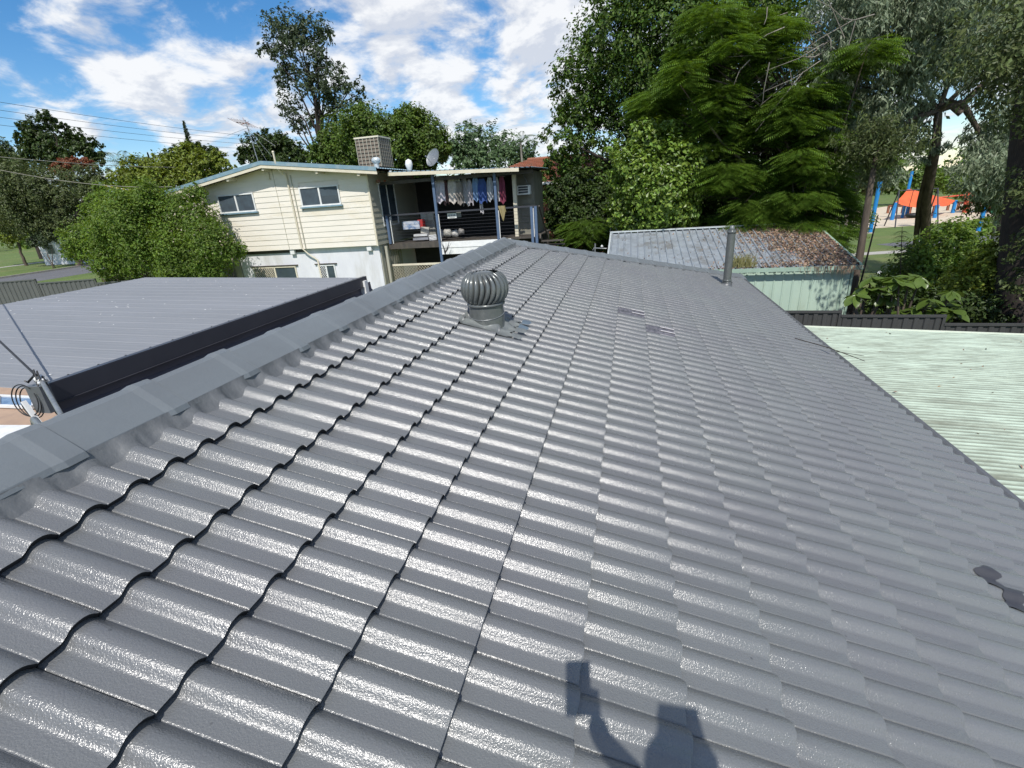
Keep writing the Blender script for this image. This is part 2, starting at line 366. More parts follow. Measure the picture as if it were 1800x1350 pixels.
def crown(blobs, n, clump=.22, per=26, shell=.75, flat=1.0):
    """points in leafy clumps spread through the ellipsoids; blobs: (centre, (rx,ry,rz))"""
    vol = np.array([max(r)**2 for c, r in blobs]); w = vol/vol.sum(); P = []; O = []
    ncl = max(1, n//per)
    cnt = rng.multinomial(ncl, w)
    for (c, r), k in zip(blobs, cnt):
        if k == 0: continue
        d = rng.normal(size=(k, 3)); d /= np.linalg.norm(d, axis=1)[:, None]
        rad = np.where(rng.random(k) < shell, rng.uniform(.72, 1.12, k), rng.uniform(.2, .8, k))[:, None]
        cc = np.array(c) + d*rad*np.array(r)
        cr = clump*np.mean(r)*rng.uniform(.5, 1.4, k)
        q = rng.normal(size=(k, per, 3))*.46; q[..., 2] *= flat
        pts = cc[:, None, :] + q*cr[:, None, None]
        P.append(pts.reshape(-1, 3)); O.append(np.repeat(d, per, 0)*.9 + q.reshape(-1, 3)*.25)
    return np.concatenate(P), np.concatenate(O)
def px_blobs(bl, Y, depth=1.0, jit=.25):
    out = []
    for b in bl:
        x, y, r = b[:3]; ry = b[3] if len(b) > 3 else r
        dY = random.uniform(-jit, jit)
        c0 = pix(x, y, Y); k = mpp(c0); R_ = r*k
        c = pix(x, y, Y + dY*R_*2); out.append((c, (R_, R_*depth, ry*k)))
    return out
def branches(mb, base, top, tips, r0, r1, n=8, wob=.04):
    base = np.array(base, float); top = np.array(top, float); L_ = np.linalg.norm(top-base)
    pts = []; K = 8
    for i in range(K+1):
        t = i/K; p = base*(1-t) + top*t
        if 0 < i < K: p = p + rng.normal(size=3)*wob*L_*np.array([1, 1, .2])*.5
        pts.append(p)
    mb.tube(pts, [r0*(1-i/K)+r1*(i/K) for i in range(K+1)], n)
    for tp in tips:
        tp = np.array(tp, float); t0 = rng.uniform(.45, .95); i = min(K-1, int(t0*K)); s0 = pts[i]
        mid_ = (s0+tp)/2 + rng.normal(size=3)*.06*np.linalg.norm(tp-s0) + np.array([0, 0, .08*np.linalg.norm(tp-s0)])
        rr = (r0*(1-t0)+r1*t0)*.5
        mb.tube([s0, s0*.6+mid_*.4, mid_, mid_*.4+tp*.6, tp], [rr, rr*.8, rr*.6, rr*.4, rr*.15], 6)
def tree(name, label, cat, Y, blobs, n, leaf, mat, bark='bark', base=None, trunk=None, aspect=.55, droop=0, clump=.22, per=26, shell=.75, depth=1.0, r0=.2, group=None, flat=1.0, up_bias=.35, jit=.25, tipfrac=.7, outw=True):
    t = thing(name, label, cat, group)
    B = px_blobs(blobs, Y, depth, jit)
    P, O = crown(B, n, clump, per, shell, flat)
    V, Fq = leaves_quads(P, leaf, aspect, droop, up_bias, O if outw else None)
    bulk('crown', V, Fq, M[mat] if isinstance(mat, str) else mat, t)
    cen = np.mean([b[0] for b in B], axis=0)
    if base is None:
        base = np.array([cen[0], cen[1], 0.0]); base[2] = float(ground_h(base[0], base[1]))-.05
    low = min(b[0][2] for b in B)
    topp = trunk if trunk is not None else np.array([cen[0], cen[1], max(cen[2], low)])
    mb = MB(); tips = [b[0] for b in B if random.random() < tipfrac]
    branches(mb, base, topp, tips, r0, r0*.35)
    mb.build('trunk', M[bark], t)
    return t
M['lf_dark'] = leafmat('leaf_dark_green', (.050,.085,.016), trans=.22)
M['lf_fern'] = leafmat('leaf_feathery_green', (.120,.210,.028), trans=.35, island=.35)
M['lf_bright'] = leafmat('leaf_fresh_green', (.19,.29,.045), trans=.3, spec=.6, rough=.4)
M['lf_silver'] = leafmat('leaf_silver_green', (.26,.315,.20), trans=.25, island=.35)
M['lf_gum'] = leafmat('leaf_gum', (.070,.100,.045), trans=.25, island=.4)
M['lf_mid'] = leafmat('leaf_mid_green', (.105,.170,.025), trans=.28)
M['lf_olive'] = leafmat('leaf_olive_green', (.105,.135,.045), trans=.28)
M['lf_yellow'] = leafmat('leaf_yellow_green', (.19,.240,.032), trans=.3)
M['lf_shrub'] = leafmat('leaf_shrub_green', (.155,.240,.038), trans=.4)
M['lf_red'] = leafmat('blossom_red', (.27,.105,.05), trans=.3)
M['lf_grey'] = leafmat('leaf_hazy_green', (.125,.195,.085), trans=.25)
M['lf_big'] = leafmat('leaf_broad_green', (.095,.160,.03), trans=.25, rough=.35, spec=.6)
M['lf_dark2'] = leafmat('leaf_deep_green', (.080,.142,.020), trans=.28, island=.6)
M['petal'] = leafmat('pale_petal', (.62,.54,.40), trans=.3, island=.2)
M['litter'] = material('dry_leaf', (.33,.235,.16), (.19,.115,.075), 5, rough=.9, island=.75)

# ------------------------------------------------------------------ roof frame: u down the slope, v along the ridge, w out of the slope
CA, SA = math.cos(AL), math.sin(AL)
def uvw(u, v, w=0.0): return np.array([u*CA + w*SA, v, -u*SA + w*CA])
G = 0.3222; RIB = .15; NOSE = .026
def profile(seg=1):
    """one roll: from groove to groove, s in metres, height"""
    base = [(0.0, -.004), (.003, .0), (.007, .0), (.046, .0), (.052, .0005), (.058, .0040), (.0645, .0109), (.072, .0193), (.079, .0254), (.087, .0285), (.098, .0296), (.110, .0286), (.122, .0240), (.132, .0165), (.140, .0080), (.147, .0015)]
    return base
def tile_mesh(joint_lo=True, detail=True):
    """tile 0.30 wide (two rolls), from u=0 (head) to u=G+.006 (nose), origin at head / near side joint"""
    pr = []
    for k in range(2):
        for s, h in profile():
            if not detail and round(s, 3) in (.003, .052): continue
            hh = h
            if k == 0 and s == 0.0: hh = -.006
            pr.append((s + k*RIB, hh))
    pr.append((.2985, -.002))
    n = len(pr); us = [-.05, .02, G-.004, G+.004]
    vs = []
    for j, u in enumerate(us):
        lift = NOSE*max(0, u)/G
        for s, h in pr:
            vs.append((u, s, lift + h - (.0025 if j == 3 else 0)))
    for s, h in pr: vs.append((G-.006, s, NOSE + h - .026))     # undercut butt face
    for s, h in pr: vs.append((-.05, s, h-.02))
    mb = MB()
    mb.add(vs[:4*n], [(j*n+i, (j+1)*n+i, (j+1)*n+i+1, j*n+i+1) for j in range(3) for i in range(n-1)], True)
    mb.butt = (len(mb.f), len(mb.f)+n-1)
    mb.add(vs[3*n:5*n], [(i, n+i, n+i+1, i+1) for i in range(n-1)])
    # side edge (near side) and underside
    e = [vs[0], vs[n], vs[2*n], vs[3*n], vs[4*n], vs[5*n]]
    mb.add(e, [(0, 1, 2, 3, 4, 5)])
    e = [vs[n-1], vs[2*n-1], vs[3*n-1], vs[4*n-1], vs[5*n-1], vs[6*n-1]]
    mb.add(e, [(5, 4, 3, 2, 1, 0)])
    return mb
def hip_v(u): return 7.90 + .953*u      # hip line on the slope
def main_house():
    t = thing('tiled_house', 'house under a freshly painted grey concrete tile roof, the big roof filling the foreground', 'house')
    tm = tile_mesh(); me = tm.mesh('roof_tile'); me.materials.append(M['tile']); me.materials.append(M['butt'])
    for i in range(*tm.butt): me.polygons[i].material_index = 1
    c0, c1 = -1, 14; half = []
    tiles = []
    for c in range(c0, c1):
        par = ((c+1) % 2)
        v = -3.6 + par*.15
        while v < hip_v(c*G) + .1:
            tiles.append((c, v)); v += .30
    # the courses keep the pixel-exact bond of the photo: joints on even ribs below line 1, odd below line 2 ...
    def score(cv):
        p = uvw(cv[0]*G+.16, cv[1]+.15); q = RW @ (p-CAM)
        if q[2] < .2: return 1e9
        x = 900+F*q[0]/q[2]; y = 675+F*q[1]/q[2]
        vis = -150 < x < 1950 and y < 1500
        return q[2] + (0 if vis else 100)
    sky_t = {(4, 5.1), (5, 4.9)}
    tiles.sort(key=score)
    mr = Matrix.Rotation(AL, 4, 'Y')
    isclear = lambda c, v: (c == 5 and abs(v+.15-5.32) < .15) or (c == 6 and abs(v+.15-4.87) < .15)
    clears = [cv for cv in tiles if isclear(*cv)]; tiles = [cv for cv in tiles if not isclear(*cv)]
    near = tiles[:296]; rest = tiles[296:]
    parts = []
    Vr = []; Fr = []
    base = np.array(tile_mesh(detail=False).v); lowf = tile_mesh(detail=False)
    skyl = []
    def place(o, c, v, jit=True):
        p = uvw(c*G, v)
        o.matrix_local = Matrix.Translation(p.tolist()) @ mr @ Matrix.Rotation(random.uniform(-.0035, .0035), 4, 'Z') @ Matrix.Rotation(random.uniform(-.002, .002), 4, 'Y')
    clear_cells = []
    for c, v in near:
        o = link('roof_tile', me, t); place(o, c, v)
    skt = set()
    nv = len(base); mbr = MB(); butts = []
    R3 = np.array([[CA, 0, SA], [0, 1, 0], [-SA, 0, CA]])
    for c, v in rest:
        b = base.copy(); b[:, 2] += random.uniform(-.0015, .0015)
        vmax = hip_v(c*G) + .05
        W = (R3 @ b.T).T + uvw(c*G, v)
        butts += [len(mbr.f)+i for i in range(*lowf.butt)]; mbr.add(W, lowf.f); mbr.sm[-len(lowf.f):] = lowf.sm
    o = mbr.build('roof_tile_field', M['tile'], t); o['kind'] = 'stuff'; o.data.materials.append(M['butt'])
    for i in butts: o.data.polygons[i].material_index = 1
    cm = tile_mesh(detail=False).mesh('clear_tile'); cm.materials.append(M['clear'])
    for c, v in clears:
        o = link('skylight_tile', cm, t); place(o, c, v); o['label'] = 'translucent clear roof tile, unpainted and shiny, set among the grey ones'
        mb = MB()
        mb_pts = []
        for k in range(2):
            for s0, s1, h in ((.01, .05, .004), (.085, .12, .0315)):
                mb.add([(.17, s0+k*.15, h+.017), (G+.003, s0+k*.15, h+NOSE+.003), (G+.003, s1+k*.15, h+NOSE+.003), (.17, s1+k*.15, h+.017)], [(0, 1, 2, 3)])
        q = mb.build('milky_patch', M['clearwhite'], o)
        q.parent = o
    # other slopes (back slope and hip end): same tiles, simplified
    def slope(name, org, du, dv, nu, v0f, v1f):
        mbx = MB(); dn = np.cross(du, dv); dn = dn/np.linalg.norm(dn)
        if dn[2] < 0: dn = -dn
        prof = [(0, -.004), (.05, 0), (.075, .016), (.098, .029), (.122, .024), (.147, .001)]
        for c in range(nu):
            a = v0f((c+.5)*G); b = v1f((c+.5)*G); k = max(1, int((b-a)/RIB)); pts = []
            for i in range(k):
                for s, h in prof: pts.append((a+i*RIB+s, h))
            n = len(pts); vs = []
            for u, lift in ((c*G-.03, 0), ((c+1)*G, NOSE), ((c+1)*G, NOSE-.024)):
                for s, h in pts: vs.append(org + du*u + dv*s + dn*(h+lift))
            mbx.add(vs, [(j*n+i, (j+1)*n+i, (j+1)*n+i+1, j*n+i+1) for j in range(2) for i in range(n-1)], True)
        o = mbx.build(name, M['tile'], t); o['kind'] = 'stuff'
    rx = -.362; rz = .115
    slope('back_slope_tiles', np.array([rx, 0, rz-.0]), np.array([-CA, 0, -SA]), np.array([0, 1., 0]), 15, lambda u: -3.6, lambda u: 7.5+.95*u)
    slope('hip_end_tiles', np.array([rx, 7.62, rz]), np.array([0, CA, -SA]), np.array([1., 0, 0]), 15, lambda u: -.95*u, lambda u: .95*u)
    # ridge caps: rounded-angle concrete caps overlapping every 0.435 m
    def cap_mesh(L_):
        mb = MB(); prof = [(-.175, -.118), (-.165, -.098), (-.12, -.066), (-.03, -.008), (0, 0), (.03, -.008), (.12, -.066), (.165, -.098), (.175, -.118)]
        for a, b, gr0, gr1 in ((0, .07, 1.05, 1.065), (.07, .105, 1.065, 1.0), (.105, L_+.03, 1.0, .985)):
            vs = [(x*g_, y, z*g_ + (g_-1)*.12) for y, g_ in ((a, gr0), (b, gr1)) for x, z in prof]; n = len(prof)
            mb.add(vs, [(i, n+i, n+i+1, i+1) for i in range(n-1)], False)
        vs = [(x*1.06, 0, z*1.06+.0072) for x, z in prof] + [(x*.93, 0, z*.93-.012) for x, z in prof]; n = len(prof)
        mb.add(vs, [(i, i+1, n+i+1, n+i) for i in range(n-1)])
        return mb
    cme = cap_mesh(.435).mesh('ridge_cap'); cme.materials.append(M['cap'])
    v = .135 - .435*8; k = 0
    while v < 7.45:
        o = link('ridge_cap', cme, t); o.location = (rx, v+.435, rz+.118 + random.uniform(-.003, .003)); o.rotation_euler = (random.uniform(-.006, .006), random.uniform(-.02, .02), math.pi+random.uniform(-.008, .008)); v += .435
    # hip caps
    hs = np.array([rx, 7.62, rz+.100]); he = np.array([4.32, 7.62+4.68, rz+.100-4.68*math.tan(AL)])
    hd = (he-hs); hl = np.linalg.norm(hd); hd /= hl
    hcm = cap_mesh(.455).mesh('hip_cap'); hcm.materials.append(M['cap'])
    q = Vector(hd.tolist()).to_track_quat('Y', 'Z')
    k = int(hl/.455)
    for i in range(k+1):
        # each cap's collar at its lower end
        p = hs + hd*(i*.455+.455)
        o = link('hip_cap', hcm, t)
        o.matrix_local = Matrix.Translation(p.tolist()) @ q.to_matrix().to_4x4() @ Matrix.Rotation(math.pi, 4, 'Z') @ Matrix.Rotation(random.uniform(-.012, .012), 4, 'Y')
    # bedding mortar under the caps: hugs rolls, ragged foot
    mb = MB(); vv = np.arange(-3.5, 7.7, .0125); top = []; foot = []; midp = []
    def rollh(s):
        s = s % RIB; pr = profile(); return np.interp(s, [a for a, b in pr], [b for a, b in pr])
    rag = np.convolve(rng.normal(size=len(vv)+8), np.ones(9)/9, 'valid')*.03
    for i, v in enumerate(vv):
        h = rollh(v)
        top.append(uvw(-.225, v, .070)); midp.append(uvw(-.205+rag[i]*.3, v, .045+h*.3)); foot.append(uvw(-.150+rag[i]*.8-h*.2, v, NOSE*.5+h-.006))
    n = len(vv); mb.add(top+midp+foot, [(i, n+i, n+i+1, i+1) for i in range(n-1)]+[(n+i, 2*n+i, 2*n+i+1, n+i+1) for i in range(n-1)], True)
    mb.build('bedding_mortar', M['mortar'], t)
    mb = MB(); uu = np.arange(-.3, 4.5, .03); top = []; foot = []
    for u in uu:
        hv = 7.62 + (u*CA-rx); d = .02*math.sin(u*37)+.01*random.random()
        top.append(uvw(u, hv-.235, .055)); foot.append(uvw(u, hv-.275-d, .012+NOSE*((u/G) % 1)+rollh(hv-.3)))
    n = len(uu); mb.add(top+foot, [(i, n+i, n+i+1, i+1) for i in range(n-1)], True)
    mb.build('hip_mortar', M['mortar'], t)
    mb = MB(); vs = []; K = 40  # dark strip over the tiles, a cast shadow painted as a thin mesh
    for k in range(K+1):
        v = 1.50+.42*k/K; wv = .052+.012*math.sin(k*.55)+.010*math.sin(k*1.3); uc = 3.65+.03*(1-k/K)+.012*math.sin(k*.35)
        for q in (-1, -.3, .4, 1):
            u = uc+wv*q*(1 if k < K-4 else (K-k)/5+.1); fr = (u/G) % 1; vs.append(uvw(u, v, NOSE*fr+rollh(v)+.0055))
    mb.add(vs, [(k*4+q, (k+1)*4+q, (k+1)*4+q+1, k*4+q+1) for k in range(K) for q in range(3)], True); mb.build('shadow_patch', M['castshade'], t)
    # gutter along the eave, with the fascia and wall below
    ue = 4.515
    p = uvw(ue, 0)
    gx = p[0]; gz = p[2]
    mb = MB()
    prof = [(-.06, .03), (0.0, -.012), (.035, -.016), (.075, .004), (.105, .006), (.118, -.004), (.12, -.12), (-.02, -.13), (-.02, -.02)]
    ys = [-5, 12.3]
    vs = [(gx+a, y, gz+b) for y in ys for a, b in prof]; n = len(prof)
    mb.add(vs, [(i, i+1, n+i+1, n+i) for i in range(n-1)]); mb.build('gutter', M['gutter'], t)
    mb = MB()
    yv = np.arange(-1, 12.1, .03)
    a = []; b = []
    for y in yv:
        j = .012*math.sin(y*23.1)+.008*math.sin(y*51)
        a.append(uvw(4.49+j*.3, y, .022)); b.append((gx+.045, y, gz+.002))
    n = len(yv); mb.add([tuple(q_) for q_ in a]+b, [(i, n+i, n+i+1, i+1) for i in range(n-1)], True); mb.build('eave_filler', M['gutter'], t)
    mb = MB(); mb.box((gx-.04, -5, gz-.22), (gx-.022, 12.2, gz-.02)); mb.build('fascia', M['gutter'], t)
    mb = MB(); mb.box((-4.2, -9, GZ), (gx-.6, 11.7, gz-.25)); mb.build('wall', M['white'], t)
    return t
main_house()

# ------------------------------------------------------------------ turbine ventilator
def turbine():
    t = thing('turbine_ventilator', 'grey spinning turbine vent with curved vanes standing on the tiled roof', 'roof vent')
    B = uvw(.515, 3.36, -.005); bx, by, bz = B
    mb = MB(); mb.lathe((bx, by, bz-.10), [(.150, 0), (.149, .02), (.147, .29), (.147, .30)], 40)
    mb.build('throat', M['vent'], t)
    mb = MB(); ring = [(bx+.150*math.cos(a), by+.150*math.sin(a), bz+.115+.028*math.sin(a)) for a in np.linspace(0, 2*math.pi, 40)]
    mb.tube(ring, .0028, 6, False); mb.build('wire_tie', M['steel'], t)
    mb = MB(); mb.lathe((bx, by, bz+.190), [(.146, 0), (.160, .004), (.163, .014), (.158, .024), (.146, .028)], 40); mb.build('lower_ring', M['vent'], t)
    zc = bz+.330; R_ = .190; H = .148
    mb = MB(); mb.lathe((bx, by, zc), [(.140, -.125), (.148, -.09), (.152, 0), (.13, .09), (.06, .128), (0.001, .130)], 32); mb.build('core', M['darkmetal'], t)
    nv = 24
    for k in range(nv):
        a0 = 2*math.pi*k/nv; vs = []; J = 10
        for j in range(J+1):
            s = j/J; ph = -1.0 + s*2.12            # latitude
            r = R_*math.cos(ph*.80)**.75 if j < J else .05; z = H*math.sin(ph*.98)*1.0
            r = R_*max(.16, math.cos(ph*.95))**.62
            tw = .26*math.sin(s*math.pi)+.18*s
            for w_, dr in ((-.03, -.014), (.04, .012), (.14, .012), (.20, -.006), (.24, -.034)):
                a = a0 + tw + w_*1.05*(1-.25*s); rr = (r+dr*math.cos(ph)); vs.append((bx+rr*math.cos(a), by+rr*math.sin(a), zc+z))
        mb = MB(); mb.add(vs, [(j*5+i, j*5+i+1, (j+1)*5+i+1, (j+1)*5+i) for j in range(J) for i in range(4)], True)
        mb.build('vane', M['vent'], t)
    mb = MB(); mb.lathe((bx, by, zc+H*.86), [(.085, -.012), (.08, .0), (.05, .010), (.001, .015)], 32); mb.build('top_cap', M['vent'], t)
    # base flashing dressed over the rolls
    mb = MB(); nu, nv_ = 24, 30; vs = []
    pr = profile()
    for i in range(nu+1):
        for j in range(nv_+1):
            u = .29 + .45*i/nu; v = 3.14 + .52*j/nv_
            if i == nu: u += .03*math.sin(j*2.1)+.02*random.random()
            s = v % RIB; h = float(np.interp(s, [a for a, b in pr], [b for a, b in pr]))
            d = math.hypot(u-.515, v-3.40); cone = max(0, .022-max(0, d-.15)*.5)
            w = .020 + h*.9 + cone + NOSE*((u/G) % 1)*.6
            vs.append(uvw(u, v, w))
    mb.add(vs, [(i*(nv_+1)+j, (i+1)*(nv_+1)+j, (i+1)*(nv_+1)+j+1, i*(nv_+1)+j+1) for i in range(nu) for j in range(nv_)], True)
    mb.build('base_flashing', M['lead'], t)
    for k, (v, L_, m_) in enumerate([(3.16, .07, 'lead'), (3.30, .075, 'lead'), (3.43, .07, 'shadeflash'), (3.56, .065, 'shadeflash')]):
        mb = MB(); vs = []
        for i in range(6):
            for j in range(7):
                u = .77 + (L_+.02*math.sin(j))*i/5; vv = v-.05+.10*j/6
                vs.append(uvw(u, vv, .05+.016*math.cos((j-3)*.6)+.002*i*(1 if k % 2 else -.5)+NOSE*.4))
        mb.add(vs, [(i*7+j, (i+1)*7+j, (i+1)*7+j+1, i*7+j+1) for i in range(5) for j in range(6)], True)
        mb.build('flashing_tongue', M[m_], t)
turbine()
def flue():
    t = thing('flue_pipe', 'tall slim grey vent pipe rising near the far corner of the tiled roof', 'vent pipe')
    b = uvw(3.80, 10.05, 0); x, y, z = b
    mb = MB(); mb.tube([(x, y, z-.1), (x, y, z+1.12)], .076, 20); mb.build('pipe', M['vent'], t)
    mb = MB(); mb.lathe((x, y, z+1.05), [(.076, 0), (.084, .004), (.084, .05), (.076, .055)], 20); mb.build('top_band', M['vent'], t)
    mb = MB(); mb.lathe((x, y, z+1.12), [(.045, 0), (.05, .02), (.035, .07), (.001, .08)], 14); mb.build('cap', M['lead'], t)
    for q in (.09, .125):
        mb = MB(); mb.lathe((x, y, z+q), [(.076, 0), (.09, .006), (.09, .02), (.076, .026)], 20); mb.build('collar', M['vent'], t)
    mb = MB(); mb.lathe((x, y, z+.02), [(.17, -.03), (.12, .0), (.085, .06), (.08, .10)], 20, axis=(SA, 0, CA)); mb.build('flashing', M['gutter'], t)
flue()

# ------------------------------------------------------------------ patio cover at the left
def patio():
    t = thing('patio_cover', 'low pale grey ribbed metal patio roof with charcoal edge, left of the ridge', 'patio roof')
    x0, z0, s = -2.75, -.285, -.03; x1 = -7.45; y0, y1 = 2.0, 7.05
    zf = lambda x: z0 + s*(x-x0)
    pitch = .2525; nsh = 7; wsh = (y1-y0)/nsh
    for k in range(nsh):
        mb = MB(); ya = y0+k*wsh; pr = []; nr = 3; pw = wsh/nr
        for r in range(nr):
            b = ya + r*pw
            pr += [(b, 0), (b+.006, .004), (b+.036, .004), (b+.046, 0), (b+.105, 0), (b+.112, .0015), (b+.122, .0015), (b+.129, 0), (b+.178, 0), (b+.185, .0015), (b+.195, .0015), (b+.202, 0)]
        pr += [(ya+wsh+.01, .001)]
        n = len(pr); vs = []
        for x, dz in ((x0, 0), ((x0+x1)/2, 0), (x1, 0)):
            for y, h in pr: vs.append((x, y, zf(x)+h+.001*k))
        for y, h in pr: vs.append((x1-.001, y, zf(x1)+h-.006+.001*k))
        mb.add(vs, [(j*n+i, j*n+i+1, (j+1)*n+i+1, (j+1)*n+i) for j in range(3) for i in range(n-1)])
        mb.build('roof_sheet', M['patio'], t)
    mb = MB(); mb.box((x0-.05, y0-.02, z0+.02), (x0+.012, y1+.03, z0+.032)); mb.box((x0-.002, y0-.02, z0-.13), (x0+.014, y1+.03, z0+.026)); mb.box((x0-.03, y0-.02, z0-.136), (x0+.03, y1+.03, z0-.13))
    mb.build('edge_capping', M['darkmetal'], t)
    mb = MB()   # sloping apron and box gutter between patio cover and house roof
    prf = [(x0-.06, z0-.10), (x0-.05, z0-.22), (x0+.02, z0-.31), (x0+.10, z0-.36), (x0+.17, z0-.36), (x0+.40, z0-.215), (x0+.60, z0-.175)]
    vs = [(a, y, b) for y in (y0+.05, y1+.25) for a, b in prf]; n = len(prf)
    mb.add(vs, [(i, i+1, n+i+1, n+i) for i in range(n-1)]); mb.build('box_gutter', M['apron'], t)
    mb = MB(); mb.box((x1-.09, y0, zf(x1)-.16), (x1-.01, y1, zf(x1)-.035)); mb.build('far_gutter', M['darkmetal'], t)
    for y in (y0+.2, y1-.2):
        for x in (x1+.1,):
            mb = MB(); mb.box((x-.05, y-.05, GZ), (x+.05, y+.05, zf(x)-.02)); mb.build('post', M['darkmetal'], t)
    mb = MB(); mb.box((x0-.05, y1-.12, GZ), (x0+.05, y1-.02, z0-.03)); mb.build('post', M['trim'], t)
    mb = MB()
    yy = y0+.02
    while yy < y1:
        mb.lathe((x0-.09, yy, z0+.018), [(.009, 0), (.009, .008), (.001, .011)], 6); yy += pitch
    o = mb.build('roof_screw', M['black'], t); o['kind'] = 'stuff'
    mb = MB()
    for _ in range(60):
        x = random.uniform(x1+.2, x0-.2); y = random.uniform(y0+.1, y1-.1); r = random.uniform(.006, .02); n = 6
        z = zf(x)+.007
        mb.add([(x+r*math.cos(a*1.05)*random.uniform(.6, 1.2), y+r*math.sin(a*1.05)*random.uniform(.6, 1.2), z) for a in range(n)]+[(x, y, z+.004)], [(i, (i+1) % n, n) for i in range(n)])
    o = mb.build('bird_droppings', M['trim'], t); o['kind'] = 'stuff'
patio()
def service():
    t = thing('cable_bracket', 'small pipe bracket with insulator where the overhead cable meets the patio roof corner', 'cable bracket')
    a = np.array([-2.66, 2.0, -.21])
    f1 = uvw(-.52, 1.02, .02); foot = np.array([-1.42, 1.50, -.17]); foot = pix(108, 730, 1.55); foot2 = pix(72, 752, 1.40); a = pix(72, 668, 1.97)
    mb = MB(); mb.tube([a, a*.85+foot*.15, foot], [.010, .015, .015], 10); mb.build('stay_pipe', M['steel'], t)
    mb = MB(); mb.tube([foot, foot2], .016, 8); mb.build('cross_pipe', M['steel'], t)
    mb = MB(); mb.tube([foot2, foot2+np.array([-.28, .14, -.02]), foot2+np.array([-.5, .2, -.4])], .02, 8); mb.build('lower_pipe', M['steel'], t)
    mb = MB(); mb.lathe(a, [(.001, -.03), (.03, -.03), (.034, -.01), (.022, .0), (.034, .01), (.03, .03), (.001, .03)], 14, axis=(-.6, 0, .7)); mb.build('insulator', M['trim'], t)
    mb = MB(); mb.box((a[0]-.17, a[1]-.02, a[2]-.27), (a[0]-.02, a[1]+.05, a[2]-.05)); mb.build('junction_box', M['gutter'], t)
    mb = MB(); mb.bar(a+[-.20, -.05, -.16], a+[-.12, -.06, -.34], .03, .02); mb.build('white_clip', M['trim'], t)
    c = thing('cable_coil', 'loose coil of black cable hanging below the bracket at the patio corner', 'cable')
    for k in range(3):
        ctr = pix(44+k*6, 704+k*2, 1.93+.02*k); ry = .132-.008*k; mb = MB()
        pts = [ctr + np.array([math.cos(q)*ry*1.0, .12*math.sin(q)*ry, math.sin(q)*ry*(.95+.06*k)]) for q in np.linspace(.9, 2*math.pi+.5, 34)]
        mb.tube(pts, .0045, 6); mb.build('loop', M['blackwire'], c)
    mb = MB(); mb.tube([a, a+[-.06, 0, .03], a+[-.13, -.01, -.02], pix(44, 670, 1.93)], .008, 6); mb.build('tail', M['blackwire'], c)
    e = a + np.array([-9.0, -1.2, 7.4])*1.0
    e = pix(-30, 572, 2.42)
    d = (e-a); w = MB(); w.tube([a + d*k + np.array([0, 0, -.0*k]) for k in np.linspace(0, 9, 14)], .0085, 6)
    o = w.build('overhead_cable', M['blackwire']); tag(o, 'twisted black overhead cable running off the left edge from the patio corner bracket', 'cable')
    w = MB()
    for k in range(9):
        q = a + np.array([random.uniform(-.035, .035), random.uniform(-.03, .03), random.uniform(-.02, .05)]); w.tube([q, q+np.array([random.uniform(-.05, .05), .01, random.uniform(-.03, .05)]), q+np.array([.03, -.01, -.03])], .006, 5)
    w.build('wire_knot', M['blackwire'], t)
service()
def pool_corner():
    # a low terrace wall with a glazed panel, seen past the near end of the patio cover
    Pz = -2.6
    t = thing('terrace', 'sandy brown terrace beside a white slab, below the left edge of the patio roof', 'terrace')
    a = onpl = None
    def q(x, y, z=Pz): p = pixz(x, y, z); return (p[0], p[1], z)
    mb = MB(); P1 = [q(-160, 660), q(130, 680), q(130, 752), q(-160, 745)]; mb.add(P1+[(x, y, z-.3) for x, y, z in P1], [(0, 1, 2, 3), (0, 4, 5, 1), (1, 5, 6, 2), (2, 6, 7, 3), (3, 7, 4, 0)])
    mb.build('paving', material('sandy_paving', (.42,.29,.20), (.36,.25,.18), 3, rough=.8), t)
    mb = MB(); P2 = [q(-160, 747, Pz+.06), q(130, 747, Pz+.06), q(130, 860, Pz+.06), q(-160, 860, Pz+.06)]; mb.add(P2+[(x, y, z-.3) for x, y, z in P2], [(0, 1, 2, 3), (0, 4, 5, 1), (1, 5, 6, 2), (2, 6, 7, 3), (3, 7, 4, 0)])
    mb.build('white_slab', M['trim'], t)
    g = thing('glazed_panel', 'blue glass panel in a white frame lying along the sandy terrace', 'glass panel')
    mb = MB(); a, b, c, d = [np.array(q(*v, Pz+.05)) for v in ((-60, 693), (60, 699), (60, 716), (-60, 711))]
    for u, v in ((a, b), (b, c), (c, d), (d, a)): mb.bar(u, v, .07, .05)
    mb.bar(a*.5+b*.5, c*.5+d*.5, .04, .05); mb.build('frame', M['trim'], g)
    mb = MB(); mb.add([a, b, c, d], [(0, 1, 2, 3)]); mb.build('pane', material('blue_glass', (.06,.13,.25), (.20,.30,.42), 6, rough=.15), g)
    mb = MB(); x0, y0, z0 = q(0, 700); mb.box((min(p[0] for p in P1+P2)-.2, min(p[1] for p in P1+P2)-.2, GZ), (max(p[0] for p in P1+P2)-1.5, max(p[1] for p in P1+P2)-.4, Pz-.32)); mb.build('base_wall', M['concrete'], t)
pool_corner()

